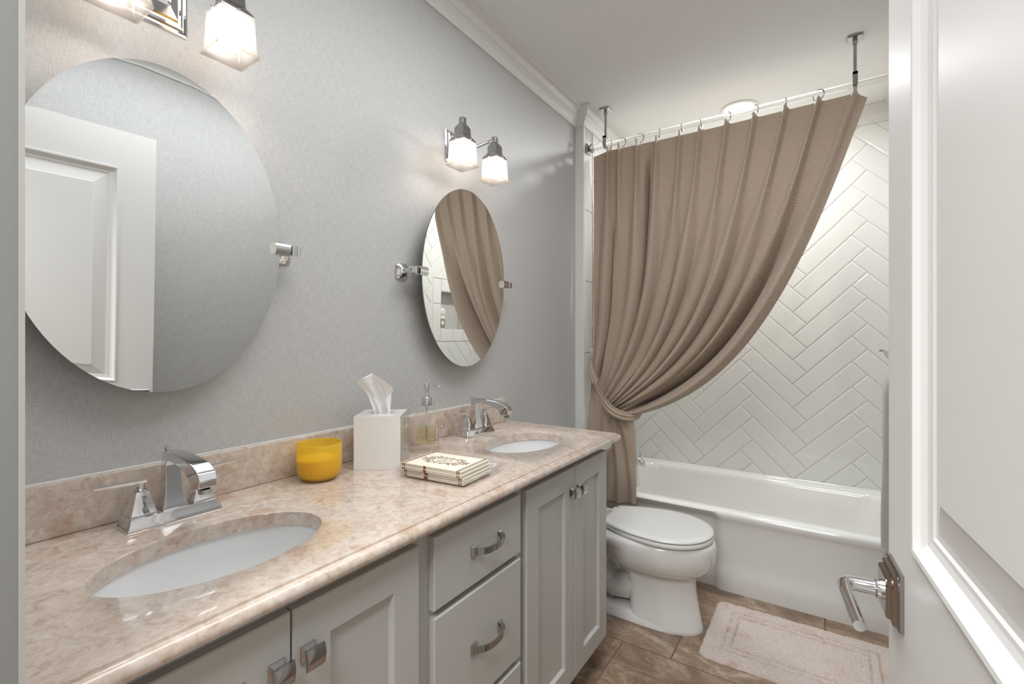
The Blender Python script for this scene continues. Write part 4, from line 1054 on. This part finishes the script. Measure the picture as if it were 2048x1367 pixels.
for i, x in enumerate(PX[:-1]):
    if ring0 is None:
        b = MB(); path = [(0, 0.0235 * math.cos(a), 0.0235 * math.sin(a)) for a in [math.radians(60) + math.radians(318) * q / 40 for q in range(41)]]
        b.tube(path, 0.0024, 8); b.lathe([(0.0026, -0.0026), (0.0026, 0.0026)], (0, path[0][1], path[0][2]), 8)
        ring0 = b.build('curtain_ring', M['darkchrome'], smooth=60); o = ring0
    else: o = ring0.copy(); C.objects.link(o)
    o.location = (x, RY, RZ - 0.0075); o.rotation_euler = (0, 0, PI / 2 - YAW[i] if i != 0 else 0.5)
    tag(o, ['leftmost nickel curtain ring, against the left ceiling support', 'second nickel ring from the left on the curtain rod', 'third nickel ring from the left on the curtain rod', 'fourth nickel ring from the left on the curtain rod', 'fifth nickel ring from the left on the curtain rod',
            'sixth nickel ring from the left on the curtain rod', 'nickel curtain ring just left of the recessed light', 'nickel curtain ring just right of the recessed light', 'next to last nickel ring at the right of the rod', 'rightmost nickel curtain ring on the rod, before the right support'][i], 'curtain ring', 'rings on the curtain rod')

# ------------------------------------------------------------------ shower curtain swept aside
def lerp_table(tab, x):
    if x <= tab[0][0]: return tab[0][1:]
    for a, b_ in zip(tab, tab[1:]):
        if x <= b_[0]:
            t = (x - a[0]) / (b_[0] - a[0]); return tuple(p + (q - p) * t for p, q in zip(a[1:], b_[1:]))
    return tab[-1][1:]
def smst(a, b_, x): t = min(max((x - a) / (b_ - a), 0), 1); return t * t * (3 - 2 * t)
F0, F1 = -0.75, 10.42
TOP = [(F0, 0.100, 2.288)] + [(i, x, z) for i, (x, z) in enumerate(zip(PX, (2.305, 2.302, 2.300, 2.298, 2.297, 2.296, 2.296, 2.297, 2.299, 2.300, 2.302)))] + [(F1, 1.338, 2.272)]
GA = [(F0, 0.098, 1.000), (0.5, 0.125, 0.985), (1.5, 0.160, 0.955), (3.0, 0.195, 0.915), (5.0, 0.222, 0.888), (8.0, 0.250, 0.866), (9.6, 0.285, 0.850), (F1, 0.345, 0.842)]
BO = [(F0, 0.075, 0.372), (2.0, 0.14, 0.366), (5.0, 0.23, 0.362), (8.0, 0.31, 0.360), (F1, 0.362, 0.372)]
amp = [0.7, 0.18, 0.75, 0.85, 0.40, 1.05, 0.50, 1.15, 0.60, 0.9, 0.9, 1.0, 1]
def curtain_point(f, v):
    """f = pleat coordinate, v: 0 top, 1 at the tieback, 2 at the bottom hem"""
    wv = (f - F0) / (F1 - F0)
    tx, tz = lerp_table(TOP, f); gx, gz = lerp_table(GA, f); bx, bz = lerp_table(BO, f)
    fr = f - round(f); f_ = max(f, 0.0); ka = int(f_); tt_ = f_ - ka; tt_ = tt_ * tt_ * (3 - 2 * tt_); am = amp[ka % 13] * (1 - tt_) + amp[(ka + 1) % 13] * tt_
    if v <= 1:
        t = v; dz = tz - gz
        sx = 0.30 * wv ** 2.0; a = dz * (0.50 + 0.135 * wv); L2 = 0.5 * wv + dz * 0.30 * (1 - wv)
        th = math.radians(74.3) * wv ** 0.8
        P1 = (tx - sx * a, tz - a); P2 = (gx + math.sin(th) * L2, gz + math.cos(th) * L2)
        c = ((1 - t) ** 3, 3 * t * (1 - t) ** 2, 3 * t * t * (1 - t), t ** 3)
        x = c[0] * tx + c[1] * P1[0] + c[2] * P2[0] + c[3] * gx; z = c[0] * tz + c[1] * P1[1] + c[2] * P2[1] + c[3] * gz
        # pleat wave: sharp at the heading, round in the body, tight at the gather
        sharp = math.exp(-(fr / (0.075 + 0.10 * smst(0.02, 0.3, t))) ** 2)
        rnd = 0.5 + 0.5 * math.cos(2 * PI * fr)
        rnd = rnd ** (1.25 - 0.3 * math.sin(f * 1.7))
        mixv = smst(0.06, 0.42, t)
        A = (0.042 * (1 - mixv) + 0.066 * am * mixv) * (1 - 0.55 * smst(0.55, 1.0, t))
        wave = sharp * (1 - mixv) + rnd * mixv
        y = -A * wave
        # cloth between the heading pleats sags a little
        z -= (0.012 * (1 - sharp)) * (1 - smst(0, 0.08, t))
        # deep dark valleys
        y += 0.120 * math.exp(-((f - 9.22) / 0.36) ** 2) * smst(0.06, 0.50, t) * (1 - smst(0.90, 1.0, t))
        y += 0.065 * math.exp(-((f - 2.50) / 0.12) ** 2) * smst(0.0, 0.12, t) * (1 - smst(0.45, 0.62, t))
        y += 0.085 * math.exp(-((f - 0.42) / 0.20) ** 2) * smst(0.20, 0.55, t) * (1 - smst(0.92, 1.0, t))
        # last section is the flat hem, rolled slightly forward
        y -= 0.026 * smst(9.7, 10.2, f) * smst(0.12, 0.5, t)
        # irregularity
        nn = noise.noise(Vector((f * 0.55, t * 2.2, 3.1))); n2_ = noise.noise(Vector((f * 1.6, t * 5.0, 8.3)))
        y += 0.018 * nn * smst(0.05, 0.4, t) + 0.005 * n2_ * smst(0.1, 0.4, t)
        x += (0.012 * noise.noise(Vector((f * 1.1, t * 1.7, 5.5)))) * smst(0.1, 0.4, t) * (1 - smst(0.8, 1, t)) * (1 - smst(9.5, 10.3, f)) * smst(-0.7, 0.3, f)
        # fold lines travel sideways so that one side of each pleat is hidden
        x += 0.010 * math.sin(2 * PI * fr) * mixv * (1 - smst(0.75, 1, t)) * min(1, (F1 - f) / 0.5)
        belly = -0.030 * math.sin(PI * min(t * 1.0, 1)) * smst(0.3, 0.9, wv)
        y += belly
        yb = 2.462 - 0.022 * smst(0.6, 1.0, t)
        # bundle: the gathered cloth heaps toward the room
        y -= 0.030 * smst(0.75, 1.0, t) * math.sin(PI * min(max((f - 1.5) / 9.2, 0), 1))
        return (x, yb + y, z)
    t = v - 1
    x0, y0_, z0 = curtain_point(f, 1.0)
    e = 1 - (1 - t) ** 1.6
    wq = f * 0.30 + 0.1; fq = wq - round(wq)
    rnd = 0.5 + 0.5 * math.cos(2 * PI * fq)
    x = gx + (bx - gx) * smst(-0.05, 0.9, t)
    z = z0 + (bz - z0) * t + 0.006 * math.sin(f * 0.9) * t
    ytail = 2.436 - 0.026 * rnd * (1 - 0.2 * t) + 0.014 * noise.noise(Vector((f * 0.5, t * 2.5, 1.2)))
    k_ = smst(0.0, 0.22, t)
    # narrow waist right below the band
    return (x, y0_ * (1 - k_) + ytail * k_, z)
def curtain():
    nf, nv1, nv2 = 560, 150, 60
    vs = []; rows = [i / nv1 for i in range(nv1 + 1)] + [1 + (i + 1) / nv2 for i in range(nv2)]
    for v in rows:
        for i in range(nf + 1): vs.append(curtain_point(F0 + (F1 - F0) * i / nf, v))
    fs = []; W_ = nf + 1
    for j in range(len(rows) - 1):
        for i in range(nf): a = j * W_ + i; fs.append((a, a + 1, a + W_ + 1, a + W_))
    b = MB().add(vs, fs); root = thing('shower_curtain', 'long taupe ribbed shower curtain swept to the left and gathered by its tieback', 'shower curtain', (0.3, 2.462, 0.36))
    b.v = [(x - 0.3, y - 2.462, z - 0.36) for x, y, z in b.v]
    ob = b.build('cloth', M['curtain'], root, smooth=0)
    uv = ob.data.uv_layers.new(name='UVMap')
    # v runs along the cloth's length in metres, measured along the middle strand
    ln = [0.0]
    for a, c_ in zip(rows, rows[1:]):
        p, q = Vector(curtain_point(5.0, a)), Vector(curtain_point(5.0, c_)); ln.append(ln[-1] + (q - p).length)
    for poly in ob.data.polygons:
        for li in poly.loop_indices:
            vi = ob.data.loops[li].vertex_index; j, i = divmod(vi, W_)
            uv.data[li].uv = (i / nf * 2.2, ln[j])
    m_ = ob.modifiers.new('solid', 'SOLIDIFY'); m_.thickness = 0.0016; m_.offset = 0
curtain()
# tieback: long band from the wall hook round the bundle
def tieback():
    t_ = thing('curtain_tieback', 'taupe cloth tieback band looped round the gathered curtain to the wall hook', 'tieback', (0.06, 2.53, 1.14))
    pth = [(0.066, 2.528, 1.146), (0.090, 2.455, 1.110), (0.118, 2.402, 1.060), (0.150, 2.382, 1.000), (0.185, 2.372, 0.940), (0.220, 2.366, 0.892), (0.258, 2.366, 0.860), (0.300, 2.376, 0.843), (0.338, 2.398, 0.838), (0.362, 2.432, 0.845),
           (0.362, 2.470, 0.862), (0.33, 2.497, 0.900), (0.25, 2.508, 0.98), (0.16, 2.520, 1.07), (0.066, 2.532, 1.142)]
    # smooth the path
    pts = [Vector(p) for p in pth]; fine = []
    for i in range(len(pts) - 1):
        p0, p1, p2, p3 = pts[max(i - 1, 0)], pts[i], pts[i + 1], pts[min(i + 2, len(pts) - 1)]
        for q in range(6):
            t = q / 6; fine.append(0.5 * ((2 * p1) + (-p0 + p2) * t + (2 * p0 - 5 * p1 + 4 * p2 - p3) * t * t + (-p0 + 3 * p1 - 3 * p2 + p3) * t ** 3))
    fine.append(pts[-1])
    n = len(fine); rows = []
    cs = 13
    for i, p in enumerate(fine):
        a, c_ = fine[max(i - 1, 0)], fine[min(i + 1, n - 1)]; d = (c_ - a).normalized()
        cen = Vector((0.23, 2.44, p.z)); outw = (p - cen); outw = (outw - d * outw.dot(d)); outw = Vector((0, -1, 0)) if outw.length < 0.01 else outw.normalized()
        if i < 18: outw = (Vector((0.1, -1, 0)) - d * Vector((0.1, -1, 0)).dot(d)).normalized()
        wd = d.cross(outw).normalized(); u = i / (n - 1)
        hw = 0.0235 * min(1, 0.30 + 3.0 * min(u, 1 - u))
        row = []
        for q in range(cs):
            s = q / (cs - 1) * 2 - 1
            h_ = 0.0035 * math.cos(s * 7.5 + 0.8) + 0.006 * (1 - s * s)
            row.append(p + wd * s * hw + outw * h_)
        rows.append(row)
    b = MB().add([tuple(v - Vector((0.06, 2.53, 1.14))) for r in rows for v in r], [(i * cs + q, i * cs + q + 1, (i + 1) * cs + q + 1, (i + 1) * cs + q) for i in range(n - 1) for q in range(cs - 1)])
    ob = b.build('band', M['curtain'], t_, smooth=0)
    uv = ob.data.uv_layers.new(name='UVMap')
    for poly in ob.data.polygons:
        for li in poly.loop_indices:
            vi = ob.data.loops[li].vertex_index; i, q = divmod(vi, cs); uv.data[li].uv = (i * 0.008, q * 0.003)
    m_ = ob.modifiers.new('solid', 'SOLIDIFY'); m_.thickness = 0.003; m_.offset = 1
tieback()
hk = thing('tieback_hook', 'small white oval adhesive hook on the tiled wall holding the curtain tieback', 'hook', (AX0 + 0.0025, 2.532, 1.155))
b = MB(); rings = []
for k_, (s, x) in enumerate(((1, 0), (1, 0.006), (0.85, 0.009))): rings.append([(x, s * a, s * c_) for a, c_ in rrect(0.017, 0.036, 0.0165, 6)])
b.loft(rings); b.build('plate', M['plastic'], hk, smooth=40)
MB().tube([(0.006, 0, 0.004), (0.014, -0.001, -0.008), (0.020, -0.003, -0.020), (0.026, -0.003, -0.018), (0.028, -0.003, -0.008)], 0.0035, 10).build('prong', M['plastic'], hk, smooth=60)
# liner hanging behind the curtain
b = MB(); nx, nz = 80, 40; vs = []; fs = []
for j in range(nz + 1):
    v = j / nz
    for i in range(nx + 1):
        u = i / nx; x = 0.083 + u * (0.245 - 0.03 * math.sin(PI * v))
        y = 2.522 + 0.012 * math.sin(u * 42 + 2 * v) * (0.5 + 0.5 * v) + 0.058 * smst(0.0, 0.16, v)
        vs.append((x - 0.02 * math.exp(-((v - .6) / .2) ** 2) * u, y, 2.30 - 1.885 * v))
for j in range(nz):
    for i in range(nx): a = j * (nx + 1) + i; fs.append((a, a + 1, a + nx + 2, a + nx + 1))
tag(b.add(vs, fs).build('shower_liner', M['liner'], smooth=0, solid=0.0006), 'translucent frosted shower liner hanging behind the taupe curtain', 'shower liner')

# ------------------------------------------------------------------ bath mat
def bath_mat():
    x0, x1, y0, y1 = 0.772, 1.44, 1.935, 2.385
    nx, ny = 420, 280; vs = []; fs = []; gv = []
    def groove(x, y):
        d = 9
        for ins in (0.075, 0.105):
            qx, qy = min(x - x0, x1 - x) - ins, min(y - y0, y1 - y) - ins
            dd = abs(min(qx, qy)); d = min(d, dd)
        return d
    for j in range(ny + 1):
        for i in range(nx + 1):
            x, y = x0 + (x1 - x0) * i / nx, y0 + (y1 - y0) * j / ny
            e = min(x - x0, x1 - x, y - y0, y1 - y)
            h_ = 0.016 * smst(-0.004, 0.018, e) ** 0.5
            g = groove(x, y)
            gv.append(0.9 * math.exp(-(g / 0.0032) ** 2)); h_ -= 0.009 * math.exp(-(g / 0.0055) ** 2)
            h_ += (0.0036 * noise.noise(Vector((x * 260, y * 260, 0))) + 0.0030 * noise.noise(Vector((x * 90, y * 90, 4))) + 0.002 * noise.noise(Vector((x * 25, y * 25, 7)))) * smst(0, 0.01, e)
            # wavy outline with rounded corners
            wx = 0.004 * noise.noise(Vector((y * 30, 1, 1))); wy = 0.004 * noise.noise(Vector((x * 30, 5, 1)))
            rx = min(x - x0, x1 - x); ry = min(y - y0, y1 - y); r = 0.035
            px, py = x, y
            if rx < r and ry < r:
                cx_ = x0 + r if x - x0 < r else x1 - r; cy_ = y0 + r if y - y0 < r else y1 - r
                dx, dy = x - cx_, y - cy_; m_ = max(abs(dx), abs(dy)); l_ = math.hypot(dx, dy)
                if l_ > 1e-6: px, py = cx_ + dx * m_ / l_, cy_ + dy * m_ / l_
            a = -0.012
            vs.append((px + wx - x0, py + wy - y0 + a * (px - x0) * -1.0, max(h_, 0.0015) if e > 0 else 0.0008))
    W_ = nx + 1
    for j in range(ny):
        for i in range(nx): a = j * W_ + i; fs.append((a, a + 1, a + W_ + 1, a + W_))
    o = MB().add(vs, fs).build('bath_mat', M['mat'], smooth=0); o.location = (x0, y0, 0.0004)
    ga_ = o.data.attributes.new('groove', 'FLOAT', 'POINT'); ga_.data.foreach_set('value', gv)
    tag(o, 'pale pink tufted bath mat on the brown floor in front of the bathtub', 'bath mat')
bath_mat()

# ------------------------------------------------------------------ towel on the right wall hook (its edge shows beside the door)
tk = thing('towel_hook', 'chrome towel hook on the right wall behind the open door', 'hook', (RX, 2.36, 1.20))
b = MB(); b.lathe([(0.02, 0), (0.02, -0.005), (0.009, -0.009), (0.008, -0.045)], axis='x', n=20); b.tube([(-0.04, 0, 0), (-0.058, 0, -0.004), (-0.066, 0, 0.012), (-0.066, 0, 0.024)], 0.005, 10)
b.build('hook_body', M['chrome'], tk, smooth=40)
def towel():
    b = MB(); vs = []; n, rows = 72, 60
    for j in range(rows + 1):
        v = j / rows; z = 1.215 - 0.735 * v
        wx = 0.045 + 0.032 * smst(0, 0.25, v) ; wy = 0.035 + 0.085 * smst(0, 0.2, v)
        for i in range(n):
            a = 2 * PI * i / n; r = 1 + 0.20 * math.cos(a * 7 + 2 * v) * smst(0.02, 0.2, v) + 0.07 * noise.noise(Vector((math.cos(a) * 2, math.sin(a) * 2, v * 3)))
            zz = z - (0.03 * math.sin(a * 2 + 1) + 0.05 * (math.cos(a) < -0.2) * 1.0) * smst(0.6, 1, v) * 0.6
            k_ = 0.25 if j == 0 else 1
            vs.append((-0.095 + wx * math.cos(a) * r * k_ - 0.016, wy * math.sin(a) * r * k_, zz - 1.2))
    fs = [(j * n + i, j * n + (i + 1) % n, (j + 1) * n + (i + 1) % n, (j + 1) * n + i) for j in range(rows) for i in range(n)]
    b.add(vs, fs)
    t_ = thing('hanging_towel', 'grey terry towel hanging beside the bathtub behind the open door edge', 'towel', (RX, 2.36, 1.2))
    b.build('towel_body', M['terry'], t_, smooth=0)
    # turned-out corner at the top
    b = MB(); vs = []; fs = []
    for j in range(9):
        for i in range(9):
            u, v = i / 8, j / 8
            vs.append((-0.10 - 0.105 * u * (1 - 0.3 * v), 0.03 - 0.05 * v + 0.012 * math.sin(u * 5), 0.012 - 0.012 * u - 0.075 * v * (1 - u * 0.75) + 0.01 * math.sin(v * 6)))
    for j in range(8):
        for i in range(8): a = j * 9 + i; fs.append((a, a + 1, a + 10, a + 9))
    b.add(vs, fs).build('folded_corner', M['terry'], t_, smooth=0, solid=0.008)
towel()

# ------------------------------------------------------------------ bottle in the niche (seen in the far mirror)
bt = thing('shampoo_bottle', 'cream shampoo bottle with olive label standing in the tiled niche, seen in the far mirror', 'bottle', (AX1 + 0.035, 2.856, NZ0 + 0.001))
b = MB(); b.sqloft([(0.018, 0.034, 0), (0.020, 0.037, 0.006), (0.020, 0.037, 0.15), (0.016, 0.030, 0.168), (0.010, 0.013, 0.175)], rr=0.014, n=5); b.build('bottle_body', M['soapbottle'], bt, smooth=50)
b = MB(); b.box(-0.0212, -0.0204, -0.030, 0.030, 0.01, 0.085); b.build('olive_label', M['olive'], bt)
b = MB(); b.lathe([(0.018, -0.0218), (0.018, -0.0213)], (0, 0, 0.052), 24, 'x'); b.build('round_emblem', M['label'], bt)
fc = bpy.data.curves.new('label_text', 'FONT'); fc.body = 'SOLID'; fc.size = 0.019; fc.extrude = 0.0002; fc.align_x = 'CENTER'; fc.align_y = 'CENTER'
to = bpy.data.objects.new('label_text', fc); C.objects.link(to)
dg = bpy.context.evaluated_depsgraph_get(); me = bpy.data.meshes.new_from_object(to.evaluated_get(dg)); bpy.data.objects.remove(to)
me.materials.clear(); me.materials.append(M['sap_dark'])
to = bpy.data.objects.new('label_text', me); C.objects.link(to); to.parent = bt; to.location = (-0.0206, 0, 0.120); to.rotation_euler = (PI / 2, 0, -PI / 2)
b = MB().lathe([(0.006, -0.0209), (0.006, -0.0204)], (0, 0, 0.145), 16, 'x'); b.build('round_mark', M['olive'], bt)
b = MB().lathe([(0.010, 0.175), (0.011, 0.177), (0.011, 0.198), (0.009, 0.200)], n=20); b.build('cap', M['soapbottle'], bt, smooth=40)
